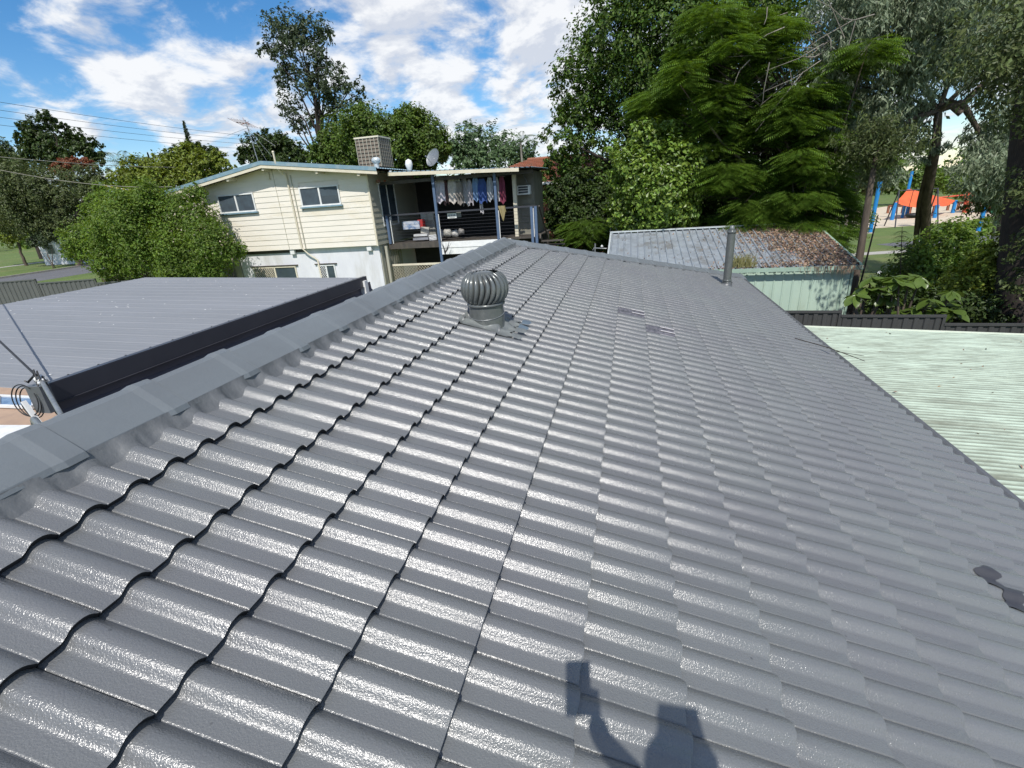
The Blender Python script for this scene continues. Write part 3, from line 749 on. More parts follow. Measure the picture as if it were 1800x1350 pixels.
# ------------------------------------------------------------------ neighbour's weatherboard house
HY = 18.0
def window(parent, x0, x1, z0, z1, y, lattice=None, split=.5, sill=True, blind=None, frame='trim'):
    w = thing('window', None, None); w.parent = parent
    mb = MB(); fw = .055; yo = y-.045
    mb.box((x0, yo, z0), (x0+fw, y, z1)); mb.box((x1-fw, yo, z0), (x1, y, z1)); mb.box((x0+fw, yo, z1-fw), (x1-fw, y, z1)); mb.box((x0+fw, yo, z0), (x1-fw, y, z0+fw))
    xm = x0+(x1-x0)*split; mb.box((xm-.035, yo+.004, z0+fw), (xm+.035, y, z1-fw)); mb.build('frame', M[frame], w)
    for i, (a, b) in enumerate(((x0+fw, xm-.035), (xm+.035, x1-fw))):
        mb = MB(); mb.box((a, y-.012, z0+fw), (b, y-.004, z1-fw)); mb.build('pane', M['glass'], w)
        if blind and blind[i]:
            mb = MB(); k = blind[i]; mb.box((a, y-.016, z1-fw-(z1-z0)*k), (b, y-.0125, z1-fw)); mb.build('blind', M['blind'], w)
    if sill:
        mb = MB(); mb.box((x0-.06, y-.10, z0-.055), (x1+.06, y, z0-.003)); mb.build('sill', M['blueroof'], w)
    return w
def lattice(parent, x0, x1, z0, z1, y, mat, p=.10):
    mb = MB(); n = int((x1-x0+z1-z0)/p)
    for sg in (1, -1):
        for k in range(n+1):
            a = k*p
            if sg > 0: pa = (x0+max(0, a-(z1-z0)), z1-max(0, (z1-z0)-a) if a < (z1-z0) else z1); pb = (x0+min(a, x1-x0), z0+max(0, a-(x1-x0)))
            else: pa = (x1-max(0, a-(z1-z0)), z1-max(0, (z1-z0)-a) if a < (z1-z0) else z1); pb = (x1-min(a, x1-x0), z0+max(0, a-(x1-x0)))
            if abs(pa[0]-pb[0]) < .02: continue
            mb.bar((pa[0], y-.01*sg, pa[1]), (pb[0], y-.01*sg, pb[1]), .018, .008)
    return mb.build('lattice', M[mat], parent)
def house2():
    t = thing('weatherboard_house', 'two storey cream weatherboard house with blue metal roof and cluttered upper deck', 'house')
    xl, xr = -16.3, -8.26; zb = -.66; xp = -12.45
    zr = lambda x: 2.62 - .118*abs(x-xp) if x > xp else 2.62 - .155*abs(x-xp)
    # gable boards, each lapping the next
    ex = .213; z = zb
    xw1 = (-15.34, -13.54, .95, 1.68); xw2 = (-11.35, -9.56, .98, 1.72)
    while z < 2.62:
        zt = z+ex+.02
        a, b = xl, xr
        segs = [(a, b)]
        for w in (xw1, xw2):
            if z+ex > w[2]+.02 and z < w[3]-.02:
                ns = []
                for p, q in segs:
                    if w[0] > p and w[1] < q: ns += [(p, w[0]), (w[1], q)]
                    else: ns.append((p, q))
                segs = ns
        for p, q in segs:
            # clip against the roof line
            xs = [x for x in np.linspace(p, q, 25) if zr(x)-.05 > z]
            if len(xs) < 2: continue
            p2, q2 = xs[0], xs[-1]
            mb = MB(); xx = np.linspace(p2, q2, 12); n = len(xx)
            lo = [(x, HY-.022, z) for x in xx]; li = [(x, HY, z) for x in xx]
            hi = [(x, HY-.004, min(zt, zr(x)-.04)) for x in xx]
            mb.add(lo+hi+li, [(i, i+1, n+i+1, n+i) for i in range(n-1)]+[(i, 2*n+i, 2*n+i+1, i+1) for i in range(n-1)])
            mb.build('weatherboard', M['cream'], t)
        z += ex
    mb = MB(); mb.add([(xl, HY+.02, zb), (xr-.02, HY+.02, zb), (xr-.02, HY+.02, zr(xr)-.03), (xp, HY+.02, zr(xp)-.03), (xl, HY+.02, zr(xl)-.03)], [(0, 1, 2, 3, 4)])
    mb.box((xl, HY+.02, zb-.01), (xr-.03, 27, zb+.03)); mb.build('wall_lining', M['cream'], t)
    mb = MB(); mb.box((xl-.02, HY-.05, zb-.02), (xl+.09, HY+.05, zr(xl))); mb.build('corner_board', M['creamtrim'], t); mb = MB(); mb.box((xr-.06, HY-.035, zb-.02), (xr+.012, HY+.05, zr(xr)-.05)); mb.build('corner_board', M['creamtrim'], t)
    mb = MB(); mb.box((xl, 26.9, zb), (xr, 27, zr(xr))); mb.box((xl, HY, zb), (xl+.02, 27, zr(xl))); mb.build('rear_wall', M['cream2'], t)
    mb = MB(); mb.box((-12.42, HY-.006, zb), (-12.40, HY-.026, 2.5)); mb.build('joint_strip', M['cream2'], t)
    # side boards facing the deck
    z = zb
    while z < 2.0:
        if z < -.0 or z > 1.6:
            ys = [(HY, 22.4)]
        else: ys = [(HY, 18.75), (20.15, 22.4)]
        if z+ex > 1.72: ys = [(HY, 22.4)]
        for a, b in ys:
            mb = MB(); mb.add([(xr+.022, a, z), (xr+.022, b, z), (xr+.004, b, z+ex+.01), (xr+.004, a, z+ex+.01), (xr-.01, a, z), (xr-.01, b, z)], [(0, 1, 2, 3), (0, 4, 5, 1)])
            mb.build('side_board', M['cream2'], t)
        z += ex
    # side sliding window (dark)
    sw = thing('side_window', None, None); sw.parent = t
    mb = MB()
    for a, b in ((18.72, 18.77), (19.42, 19.46), (20.12, 20.17)): mb.box((xr-.02, a, 0.02), (xr+.035, b, 1.70))
    mb.box((xr-.02, 18.77, 1.65), (xr+.035, 20.12, 1.70)); mb.box((xr-.02, 18.77, .02), (xr+.035, 20.12, .07)); mb.build('frame', M['trim'], sw)
    for a, b in ((18.77, 19.42), (19.46, 20.12)):
        mb = MB(); mb.box((xr-.01, a, .07), (xr+.006, b, 1.65)); mb.build('pane', M['glass'], sw)
    window(t, *xw1[:2], xw1[2], xw1[3], HY-.02, blind=(.95, .95)); window(t, *xw2[:2], xw2[2], xw2[3], HY-.02, blind=(.9, .45))
    # roof: metal sheets over a gable, fascias, exposed rafters
    yo, y1 = 17.45, 27.4; xe0, xe1 = -17.35, -7.55
    for xa, xb, nm in ((xe0, xp, 'left'), (xp, xe1, 'right')):
        za, zb_ = zr(xa)+.10, zr(xb)+.10
        nsh = 12
        for k in range(nsh):
            ya = yo+(y1-yo)*k/nsh; yb = yo+(y1-yo)*(k+1)/nsh; mb = MB(); pr = []
            for r in range(4):
                b0 = ya+(yb-ya)*r/4; pr += [(b0, 0), (b0+.02, .03), (b0+.05, .03), (b0+.07, 0)]
            pr.append((yb, 0)); n = len(pr); vs = [(xa, y, za+h) for y, h in pr]+[(xb, y, zb_+h) for y, h in pr]
            mb.add(vs, [(i, n+i, n+i+1, i+1) for i in range(n-1)]); mb.build('roof_sheet', M['blueroof'], t)
        mb = MB(); vs = [(xa, yo-.02, za-.09), (xb, yo-.02, zb_-.09), (xb, yo-.02, zb_+.045), (xa, yo-.02, za+.045), (xa, yo+.08, za-.09), (xb, yo+.08, zb_-.09), (xb, yo+.08, zb_+.05), (xa, yo+.08, za+.05)]
        mb.add(vs, [(0, 1, 2, 3), (3, 2, 6, 7), (0, 4, 5, 1)]); mb.build('barge_capping', M['blueroof'], t)
        mb = MB(); vs = [(xa, yo, za-.21), (xb, yo, zb_-.21), (xb, yo, zb_-.088), (xa, yo, za-.088), (xa, yo+.03, za-.21), (xb, yo+.03, zb_-.21), (xb, yo+.03, zb_-.09), (xa, yo+.03, za-.09)]
        mb.add(vs, [(0, 1, 2, 3), (0, 4, 5, 1), (4, 7, 6, 5)]); mb.build('fascia', M['creamtrim'], t)
        mb = MB(); mb.add([(xa, yo+.03, za-.10), (xb, yo+.03, zb_-.10), (xb, y1, zb_-.10), (xa, y1, za-.10)], [(0, 1, 2, 3)]); mb.build('soffit', M['creamtrim'], t)
    for x in (-16.45, -14.2, -12.45, -10.1, -8.35):
        mb = MB(); mb.box((x-.05, yo+.05, zr(x)-.20), (x+.05, HY, zr(x)-.06)); mb.build('rafter_end', M['creamtrim'], t)
    mb = MB(); mb.box((xe0-.1, yo-.03, zr(xe0)-.05), (xe0, y1, zr(xe0)+.10)); mb.build('gutter', M['blueroof'], t)
    # downpipe, conduit
    mb = MB(); mb.tube([(-11.77, HY-.07, 2.30), (-11.77, HY-.07, -.62), (-11.6, HY-.0, -.85), (-11.25, HY+.08, -1.15), (-11.2, HY+.08, -2.6)], .032, 8); mb.build('downpipe', M['creamtrim'], t)
    mb = MB(); mb.tube([(-11.60, HY-.05, 2.2), (-11.60, HY-.05, -.66)], .018, 6); mb.build('conduit', M['cream2'], t)
    mb = MB(); mb.box((-12.7, HY-.10, 2.10), (-12.55, HY-.02, 2.38)); mb.build('meter_box', M['creamtrim'], t)
    for x in (-12.35, -8.72):
        mb = MB(); mb.box((x-.10, HY+.02, -.86), (x+.10, HY+.14, -.68)); mb.build('floodlight', M['trim'], t)
    # lower storey
    LY = HY+.16; xw = -15.2
    mb = MB(); mb.box((xw, LY, GZ), (xr-.08, LY+.12, zb-.02)); mb.box((xr-.2, LY+.12, GZ), (xr-.08, 26, zb-.02)); mb.build('lower_wall', M['white'], t)
    mb = MB(); mb.box((-17.4, LY+1.2, GZ), (xw, LY+1.3, zb-.02)); mb.box((xw-.35, LY-.02, GZ), (xw-.05, LY+.2, zb-.25)); mb.build('recess_wall', M['cream2'], t)
    mb = MB(); mb.box((xl, LY-.03, zb-.14), (xw+3.4, LY, zb-.03)); mb.build('bearer', M['timber'], t)
    w = window(t, -14.6, -12.42, -2.35, -1.36, LY-.003, sill=False, frame='creamtrim'); lattice(w, -14.54, -13.55, -2.3, -1.42, LY-.06, 'creamtrim')
    mb = MB(); mb.box((-14.7, LY-.07, -1.35), (-12.3, LY-.0, -1.31)); mb.build('head_flashing', M['timber'], w)
    w = window(t, -11.34, -10.51, -2.35, -1.36, LY-.003, sill=False, split=.48); lattice(w, -11.3, -10.97, -2.3, -1.42, LY-.06, 'trim')
    mb = MB(); mb.box((-11.45, LY-.07, -1.35), (-10.4, LY, -1.31)); mb.build('head_flashing', M['timber'], w)
    mb = MB()
    for k in range(9): x = xr-.02+.0; mb.box((xr-.075, LY+.05+k*.22, GZ), (xr-.045, LY+.20+k*.22, zb-.03))
    mb.build('vertical_batten', M['cream2'], t)
    # deck
    DY = 18.85; dx0, dx1 = xr+.05, -1.85; dz = -.70
    mb = MB(); mb.box((dx0, DY, dz-.05), (dx1, 22.4, dz)); mb.build('deck_floor', M['timber'], t)
    mb = MB(); mb.box((dx0, DY-.03, dz-.22), (-5.95, DY+.02, dz-.02)); mb.build('deck_bearer', M['timber'], t)
    for k, (z0, z1) in enumerate(((dz-.26, dz-.02), (dz-.52, dz-.27))):
        mb = MB(); mb.add([(-5.88, DY-.05, z0), (-2.9, DY-.05, z0), (-2.9, DY-.03, z1), (-5.88, DY-.03, z1), (-5.88, DY-.01, z0), (-2.9, DY-.01, z0)], [(0, 1, 2, 3), (0, 4, 5, 1)]); mb.build('skirt_board', M['trim'], t)
    for x, z1, mt in ((-8.12, .42, 'bluepost'), (-5.91, 1.98, 'bluepost'), (-3.40, 1.90, 'bluepost'), (-2.02, .42, 'bluepost'), (-1.86, .42, 'bluepost')):
        mb = MB(); mb.box((x-.05, DY-.06, GZ if x > -8 else dz), (x+.05, DY+.04, z1)); mb.build('post', M[mt], t)
        if x < -1.9 and x != -8.12:
            mb = MB(); mb.box((x+.055, DY-.03, dz), (x+.08, DY+.0, .36)); mb.build('baluster', M['trim'], t)
    mb = MB(); mb.box((-8.0, DY-.03, dz), (-7.975, DY, .36)); mb.build('baluster', M['trim'], t)
    mb = MB(); mb.box((dx0, DY-.05, .40), (-1.8, DY+.04, .46)); mb.build('top_rail', M['darkmetal'], t)
    for k in range(8):
        z_ = dz+.10+k*.125
        mb = MB(); mb.tube([(dx0, DY-.01, z_), (-5.9, DY-.01, z_-.004), (-3.4, DY-.01, z_), (-1.85, DY-.01, z_)], .0045, 5); mb.build('rail_wire', M['darkmetal'], t)
    mb = MB(); mb.box((-2.86, DY+.6, GZ), (-2.72, DY+.75, 1.75)); mb.build('white_column', M['creamtrim'], t)
    # deck rear wall, ceiling, right hand room
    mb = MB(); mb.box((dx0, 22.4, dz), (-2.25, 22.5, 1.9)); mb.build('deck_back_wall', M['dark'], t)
    mb = MB(); mb.box((-2.9, 20.3, dz), (-2.15, 20.4, 1.75)); mb.box((-2.25, 20.4, dz), (-2.15, 22.4, 1.75)); mb.box((-2.9, 20.4, dz), (-2.8, 22.4, 1.75)); mb.build('sleepout_wall', M['greyboard'], t)
    for k in range(10):
        mb = MB(); z_ = dz+.24*k; mb.add([(-2.72, 20.265, z_), (-2.15, 20.265, z_), (-2.15, 20.295, z_+.245), (-2.72, 20.295, z_+.245), (-2.72, 20.297, z_), (-2.15, 20.297, z_)], [(0, 1, 2, 3), (0, 4, 5, 1)]); mb.build('side_board', M['greyboard'], t)
    zd = lambda x: 2.02 - (x+8.0)*.042
    nsh = 8
    for k in range(nsh):
        xa = -8.0+k*.78; xb = xa+.78; mb = MB()
        pr = []
        for r in range(4): b0 = xa+.195*r; pr += [(b0, 0), (b0+.02, .03), (b0+.05, .03), (b0+.07, 0)]
        pr.append((xb, 0)); n = len(pr)
        vs = [(x, 18.45, zd(x)+.02+h) for x, h in pr]+[(x, 22.6, zd(x)+.10+h) for x, h in pr]
        mb.add(vs, [(i, i+1, n+i+1, n+i) for i in range(n-1)]); mb.build('deck_roof_sheet', M['zincflash'] if k == 6 else M['blueroof'], t)
    mb = MB(); xa, xb = -7.6, -2.35
    mb.add([(xa, 18.42, zd(xa)-.11), (xb, 18.42, zd(xb)-.11), (xb, 18.42, zd(xb)+.015), (xa, 18.42, zd(xa)+.015), (xa, 18.46, zd(xa)-.11), (xb, 18.46, zd(xb)-.11)], [(0, 1, 2, 3), (0, 4, 5, 1)]); mb.build('deck_fascia', M['creamtrim'], t)
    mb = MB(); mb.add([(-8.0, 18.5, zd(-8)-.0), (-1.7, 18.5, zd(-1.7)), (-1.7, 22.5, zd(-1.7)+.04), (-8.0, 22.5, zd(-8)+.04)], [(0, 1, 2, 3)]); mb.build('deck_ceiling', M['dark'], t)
    mb = MB(); mb.box((dx0, DY+.02, 1.60), (-1.9, DY+.10, 1.72)); mb.build('deck_beam', M['timber'], t)
    # under the deck
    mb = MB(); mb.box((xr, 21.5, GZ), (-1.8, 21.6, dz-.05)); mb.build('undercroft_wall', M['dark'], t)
    mb = MB(); mb.box((xr+.05, DY-.05, -1.62), (-5.9, DY, -1.54)); mb.build('lower_rail', M['creamtrim'], t)
    l = lattice(t, xr+.05, -5.95, -2.9, -1.62, DY-.02, 'creamtrim', .13)
    mb = MB(); mb.box((xr+.02, LY+.3, GZ), (xr+.12, LY+.4, dz-.05)); mb.build('stump', M['cream2'], t)
    # stairs at the right end
    for k in range(9):
        z_ = dz-.18*(k+1); y_ = 19.3+k*.0
        mb = MB(); mb.box((-1.72, 19.0+.27*k, z_-.04), (-.85, 19.3+.27*k, z_)); mb.build('stair_tread', M['timber'], t)
    mb = MB(); mb.bar((-1.75, 19.0, .42), (-1.75, 21.6, -1.45), .05); mb.bar((-1.75, 19.0, dz), (-1.75, 21.6, dz-1.9), .05, .2); mb.build('stair_rail', M['timber'], t)
    mb = MB(); mb.tube([(-8.0, HY+.9, 1.78), (-8.0, HY+.9, 1.72)], .05, 8); mb.lathe((-8.05, HY+.42, 1.72), [(.001, -.05), (.07, -.04), (.09, .02), (.05, .07), (.001, .08)], 12); mb.build('wall_lamp', M['redtile'], t)
    return t
house2()
def on_deck():
    # washing, each piece pegged to the line
    Y0 = 19.15
    line = MB(); line.tube([pix(755, 309, Y0), pix(830, 309, Y0), pix(888, 310, Y0)], .006, 5); o = line.build('clothes_line', M['steel']); tag(o, 'thin clothes line stretched under the deck roof', 'clothes line')
    cl = [((762, 311, 779, 352), (.62,.58,.64), 'white shirt with pale lilac folds at the left end of the washing line', 'shirt'),
          ((776, 318, 786, 355), (.42,.25,.26), 'dull pink shirt hanging second from the left on the washing line', 'shirt'),
          ((785, 310, 800, 353), (.60,.55,.50), 'cream patterned shirt hanging just left of the row of socks', 'shirt'),
          ((794, 309, 798, 321), (.65,.65,.62), 'white sock, leftmost of the small row pegged on the line', 'sock'),
          ((799, 309, 803, 320), (.5,.5,.48), 'grey sock, second of the small row pegged on the line', 'sock'),
          ((804, 309, 808, 321), (.70,.70,.66), 'white sock, rightmost of the small row pegged on the line', 'sock'),
          ((801, 321, 811, 356), (.30,.27,.24), 'grey brown trousers hanging behind the socks', 'trousers'),
          ((809, 313, 821, 356), (.66,.64,.66), 'long white shirt hanging in the middle of the washing line', 'shirt'),
          ((820, 316, 829, 355), (.42,.39,.42), 'lilac grey top hanging right of the long white shirt', 'top'),
          ((829, 310, 840, 349), (.20,.32,.52), 'light blue shirt hanging left of the darker blue one', 'shirt'),
          ((839, 315, 854, 352), (.05,.10,.30), 'royal blue shirt hanging in the right half of the line', 'shirt'),
          ((842, 349, 848, 371), (.62,.60,.62), 'narrow white towel hanging low beneath the royal blue shirt', 'towel'),
          ((855, 312, 865, 349), (.50,.52,.56), 'pale grey singlet hanging just left of the second blue post', 'singlet'),
          ((869, 312, 876, 348), (.60,.57,.55), 'off white narrow top hanging right of the second blue post', 'top'),
          ((876, 310, 886, 353), (.25,.05,.09), 'maroon dress hanging at the right end of the washing line', 'dress')]
    for i, ((x0, y0, x1, y1), c, lab, cat) in enumerate(cl):
        Y = Y0 + (.25 if y0 > 312 and y1 - y0 > 20 else 0) * (i % 2)
        a = pix(x0, y0, Y); b = pix(x1, y0, Y); z1 = pix((x0+x1)/2, y1+(4 if y1-y0 > 20 else 0), Y)[2]; nx, nz = 9, 9; vs = []; ph = random.random()*6
        W = b[0]-a[0]; H = a[2]-z1
        sock = cat == 'sock'
        for j in range(nz+1):
            t_ = j/nz
            wd = 1.0 - .25*max(0, .25-t_)/.25 + .12*math.sin(t_*3+ph)
            if cat in ('shirt', 'top', 'dress', 'singlet') : wd = .55+.5*min(1, t_*4) - .08*t_
            for k in range(nx+1):
                s_ = k/nx-.5
                vs.append((a[0]+W*(.5+s_*wd), Y + .05*math.sin(s_*11+ph+t_*1.5)*(.4+t_) + .02*math.sin(t_*9), a[2]-H*t_*(1+.07*math.sin(s_*7+ph)) ))
        mb = MB(); n = nx+1; fs = [(j*n+k, j*n+k+1, (j+1)*n+k+1, (j+1)*n+k) for j in range(nz) for k in range(nx)]
        mb.add(vs, fs, True)
        back = [(x, y+.03, z) for x, y, z in vs]; mb.add(back, [tuple(reversed(q)) for q in fs], True)
        o = mb.build(cat if cat != 'trousers' else 'trousers', material('cloth_%02d' % i, c, tuple(q*.75 for q in c), 9, rough=.9, c3=tuple(q*.6 for q in c) if i in (1, 2, 5) else None, s3=14)); tag(o, lab, cat, 'washing hung on the upper deck')
    def bx(name, x0, y0, x1, y1, Y, mat, lab, cat, depth=.3, rz=0, **k):
        a = pix(x0, y1, Y); b = pix(x1, y0, Y); mb = MB(); c = (a+b)/2; W = b[0]-a[0]; H = b[2]-a[2]
        bm = bmesh.new(); bmesh.ops.create_cube(bm, size=1); bmesh.ops.bevel(bm, geom=list(bm.edges), offset=.04, segments=1, affect='EDGES')
        me = bpy.data.meshes.new(name); bm.to_mesh(me); bm.free(); me.materials.append(mat)
        for v in me.vertices: v.co = Vector((v.co.x*W, v.co.y*depth, v.co.z*H))
        o = link(name, me); o.location = (c[0], Y+depth/2, c[2]); o.rotation_euler = (0, k.get('ry', 0), rz); tag(o, lab, cat, k.get('group')); return o
    mc = lambda n, c, **k: material(n, c, **k)
    cab = thing('storage_cabinet', 'pale low cabinet with two doors behind the left part of the deck rail', 'cabinet')
    for k in range(2):
        a = pix(741+k*10, 387, 20.2); b = pix(750.4+k*10, 373, 20.2); mb = MB(); mb.box((a[0], 20.18, a[2]), (b[0], 20.2, b[2])); mb.build('door', mc('cabinet_white', (.42,.42,.38)), cab)
    a = pix(740, 388, 20.2); b = pix(761.5, 372, 20.2); mb = MB(); mb.box((a[0], 20.205, -.70), (b[0], 20.6, b[2])); mb.build('carcass', mc('cabinet_grey', (.3,.3,.27)), cab)
    bx('printed_box', 708, 388, 736, 404, 19.6, mc('printed_card', (.12,.20,.36), c2=(.62,.64,.68), scale=5, c3=(.6,.6,.62), s3=3), 'blue and white printed box behind the left deck rail', 'box')
    bx('red_box', 735, 386, 742, 402, 19.7, mc('red_card', (.42,.03,.03)), 'small red box wedged right of the printed blue and white one', 'box')
    bx('cardboard_box', 739, 399, 751, 411, 19.4, mc('grey_card', (.46,.43,.38)), 'open greyish cardboard box leaning near the tall blue post', 'box', rz=.3, ry=.12)
    bx('foam_tray', 727, 411, 750, 416, 19.25, mc('foam_white', (.62,.62,.62)), 'flat white tray, on top of the pile on the deck floor', 'tray')
    bx('plastic_tub', 726, 417, 752, 423, 19.2, mc('tub_grey', (.30,.31,.34)), 'grey plastic tub under the flat white tray', 'tub')
    bx('paper_bundle', 753, 413, 764, 423, 19.2, mc('paper_white', (.6,.6,.6)), 'crumpled white bundle beside the foot of the tall blue post', 'bundle', rz=.4)
    def bag(x, y, r, Y, c, lab, nm='sack'):
        ct = pix(x, y, Y); R_ = r*mpp(ct); bm = bmesh.new(); bmesh.ops.create_icosphere(bm, subdivisions=3, radius=R_)
        for v in bm.verts:
            n_ = math.sin(v.co.x*22/R_*.2+x)*math.cos(v.co.z*16/R_*.2)*.12+random.uniform(-.03, .03)
            v.co *= 1+n_; v.co.z *= .85 if v.co.z < 0 else 1.05
        me = bpy.data.meshes.new(nm); bm.to_mesh(me); bm.free(); me.materials.append(mc('sack_%d' % x, c, scale=8))
        for p in me.polygons: p.use_smooth = True
        o = link(nm, me); o.location = ct.tolist(); tag(o, lab, 'bag')
    bag(776, 412, 7, 19.5, (.35,.33,.32), 'grey bag resting right of the tall blue post')
    bag(787, 410, 8, 19.4, (.44,.42,.37), 'beige lumpy bag, between two grey bags on the deck')
    bag(800, 411, 7, 19.5, (.48,.46,.43), 'round pale bag, rightmost of the bags on the deck floor')
    bag(811, 408, 6, 19.8, (.22,.21,.20), 'darker grey bag partly behind the pale round one')
    s = thing('deck_notice', 'small white notice with dark marks fixed behind the deck rail wire', 'notice')
    a = pix(787, 384, 18.95); b = pix(802, 374, 18.95); mb = MB(); mb.box((a[0], 18.94, a[2]), (b[0], 18.955, b[2])); mb.build('board', M['trim'], s)
    mb = MB(); W = b[0]-a[0]; H = b[2]-a[2]
    for k, (u, v, w, h) in enumerate(((.15, .35, .06, .4), (.24, .35, .10, .10), (.24, .62, .10, .10), (.42, .35, .06, .4), (.54, .35, .14, .09), (.6, .45, .05, .3), (.74, .35, .05, .4), (.80, .36, .09, .08), (.2, .12, .6, .06))):
        mb.box((a[0]+u*W, 18.934, a[2]+v*H), (a[0]+(u+w)*W, 18.9385, a[2]+(v+h)*H))
    mb.build('dark_marks', M['darkmetal'], s)
    g = pix(803, 382, 19.0); mb = MB(); mb.box((g[0], 18.97, g[2]), (g[0]+.2, 18.985, g[2]+.2)); o = mb.build('grey_card', mc('card_grey', (.2,.2,.18))); tag(o, 'small grey card fixed right of the white notice on the deck', 'card')
    # cloth over the rail
    a = pix(876, 362, DYc); b = pix(890, 386, DYc); vs = []
    mb = MB(); n = 7
    for j in range(7):
        for k in range(n): vs.append((a[0]+(b[0]-a[0])*k/(n-1)*(1-.28*j/6)+.02*j, DYc-.08+.02*math.sin(k*1.8), a[2]-(a[2]-b[2])*j/6*(.75+.35*math.sin(k*.9))))
    fs = [(j*n+k, j*n+k+1, (j+1)*n+k+1, (j+1)*n+k) for j in range(6) for k in range(n-1)]
    mb.add(vs, fs, True); mb.add([(x, y+.02, z) for x, y, z in vs], [q[::-1] for q in fs], True)
    o = mb.build('mustard_cloth', mc('mustard', (.30,.24,.11))); tag(o, 'mustard coloured cloth draped over the deck rail at the right', 'cloth')
    # air conditioner in the sleep-out wall
    t = thing('wall_air_conditioner', 'white box air conditioner with three dark louvres, high on the sleep-out wall', 'air conditioner')
    a = pix(910, 343, 20.0); b = pix(931, 325, 20.0); mb = MB(); mb.box((a[0], 19.95, a[2]), (b[0], 20.3, b[2])); mb.build('casing', M['trim'], t)
    for k in range(3):
        mb = MB(); H = b[2]-a[2]; mb.box((a[0]+.05, 19.938, a[2]+H*(.16+.27*k)), (b[0]-.07, 19.948, a[2]+H*(.16+.27*k)+.07)); mb.build('louvre', M['darkmetal'], t)
    mb = MB(); mb.bar((b[0]-.05, 19.97, b[2]), (b[0]-.35, 20.25, b[2]+.55), .02); mb.build('stay', M['steel'], t)
    # a dry twiggy plant in front of the skirt
    t = thing('dry_plant', 'bare twiggy plant in front of the white deck skirt', 'plant'); mb = MB(); b0 = pix(782, 447, 18.6)
    for k in range(9):
        tip = b0 + np.array([random.uniform(-.25, .35), random.uniform(-.1, .1), random.uniform(.25, .6)]); mb.tube([b0, (b0+tip)/2+[.03, 0, .03], tip], [.012, .008, .004], 4)
    mb.build('twigs', M['barkdark'], t)
DYc = 18.85
on_deck()
def roof_gear():
    # evaporative cooler
    t = thing('evaporative_cooler', 'large brown louvred rooftop cooler box on the blue metal roof', 'cooler'); Y = 21.0
    a = pix(633, 296, Y); b = pix(662, 241, Y); x0, x1, z0, z1 = a[0], b[0]+.05, a[2], b[2]
    mb = MB(); mb.box((x0, Y, z0), (x1, Y+1.1, z1)); mb.build('body', M['cooler'], t)
    mb = MB(); mb.box((x0-.05, Y-.05, z1), (x1+.05, Y+1.15, z1+.06)); mb.build('lid', M['creamtrim'], t)
    nr = 8
    for k in range(nr):
        z_ = z0+(z1-z0)*(k+.1)/nr; h = (z1-z0)/nr*.62
        mb = MB(); mb.add([(x0+.02, Y-.03, z_), (x1-.02, Y-.03, z_), (x1-.02, Y-.002, z_+h), (x0+.02, Y-.002, z_+h), (x0+.02, Y-.001, z_), (x1-.02, Y-.001, z_)], [(0, 1, 2, 3), (0, 4, 5, 1)]); mb.build('louvre', M['cooler'], t)
        mb = MB(); mb.add([(x1+.03, Y+.02, z_), (x1+.03, Y+1.08, z_), (x1+.002, Y+1.08, z_+h), (x1+.002, Y+.02, z_+h), (x1+.001, Y+.02, z_), (x1+.001, Y+1.08, z_)], [(0, 1, 2, 3), (0, 4, 5, 1)]); mb.build('louvre', M['cooler'], t)
    mb = MB()
    for k in range(7): x = x0+(x1-x0)*k/6; mb.box((x-.012, Y-.036, z0), (x+.012, Y-.031, z1))
    for k in range(7): y = Y+1.1*k/6; mb.box((x1+.032, y-.012, z0), (x1+.037, y+.012, z1))
    mb.build('mullion', M['cream2'], t)
    mb = MB(); mb.box((x0+.15, Y+.15, z0-.6), (x1-.15, Y+.95, z0)); mb.build('duct', M['cooler'], t)
    # small whirlybird
    t = thing('small_turbine_vent', 'small pale turbine vent at the foot of the rooftop cooler', 'roof vent'); c = pix(661, 284, 20.3)
    mb = MB(); mb.lathe(c, [(.10, -.25), (.10, -.08)], 14); mb.build('throat', M['zincflash'], t)
    for k in range(14):
        a0 = 2*math.pi*k/14; vs = []
        for j in range(6):
            ph = -1.2+2.3*j/5; r = .19*max(.2, math.cos(ph*.9))
            for da in (0, .2, .4): vs.append((c[0]+r*math.cos(a0+da+.2*j/5)*(1+.1*da), c[1]+r*math.sin(a0+da+.2*j/5)*(1+.1*da), c[2]+.05+.13*math.sin(ph)))
        mb = MB(); mb.add(vs, [(j*3+i, j*3+i+1, (j+1)*3+i+1, (j+1)*3+i) for j in range(5) for i in range(2)], True); mb.build('vane', M['zincflash'], t)
    t = thing('roof_light', 'small white domed fitting on the roof between cooler and satellite dish', 'roof fitting'); c = pix(719, 291, 20.5)
    mb = MB(); mb.lathe(c, [(.08, -.2), (.12, -.1), (.16, .05), (.12, .2), (.001, .26)], 12); mb.build('dome', M['trim'], t)
    # satellite dish
    t = thing('satellite_dish', 'grey satellite dish on the deck roof, tilted to the left', 'satellite dish'); c = pix(761, 277, 19.6); R_ = .36
    ax = Vector((-.42, -.80, .42)).normalized()
    mb = MB(); mb.lathe(c, [(.001, -.07), (.12, -.06), (.24, -.03), (.33, .0), (R_, .02)], 28, axis=ax)
    n0 = len(mb.v); mb.lathe(c, [(.001, -.085), (.12, -.075), (.24, -.045), (.33, -.015), (R_, .018)], 28, axis=ax); mb.build('dish', M['steel'], t)
    f = np.array(c)+np.array(ax)*.42+np.array([0, 0, -.12]); mb = MB(); mb.tube([np.array(c)+[0, 0, -.3], f], .012, 6); mb.tube([f, f+np.array(ax)*-.06], .03, 8); mb.build('feed_arm', M['steel'], t)
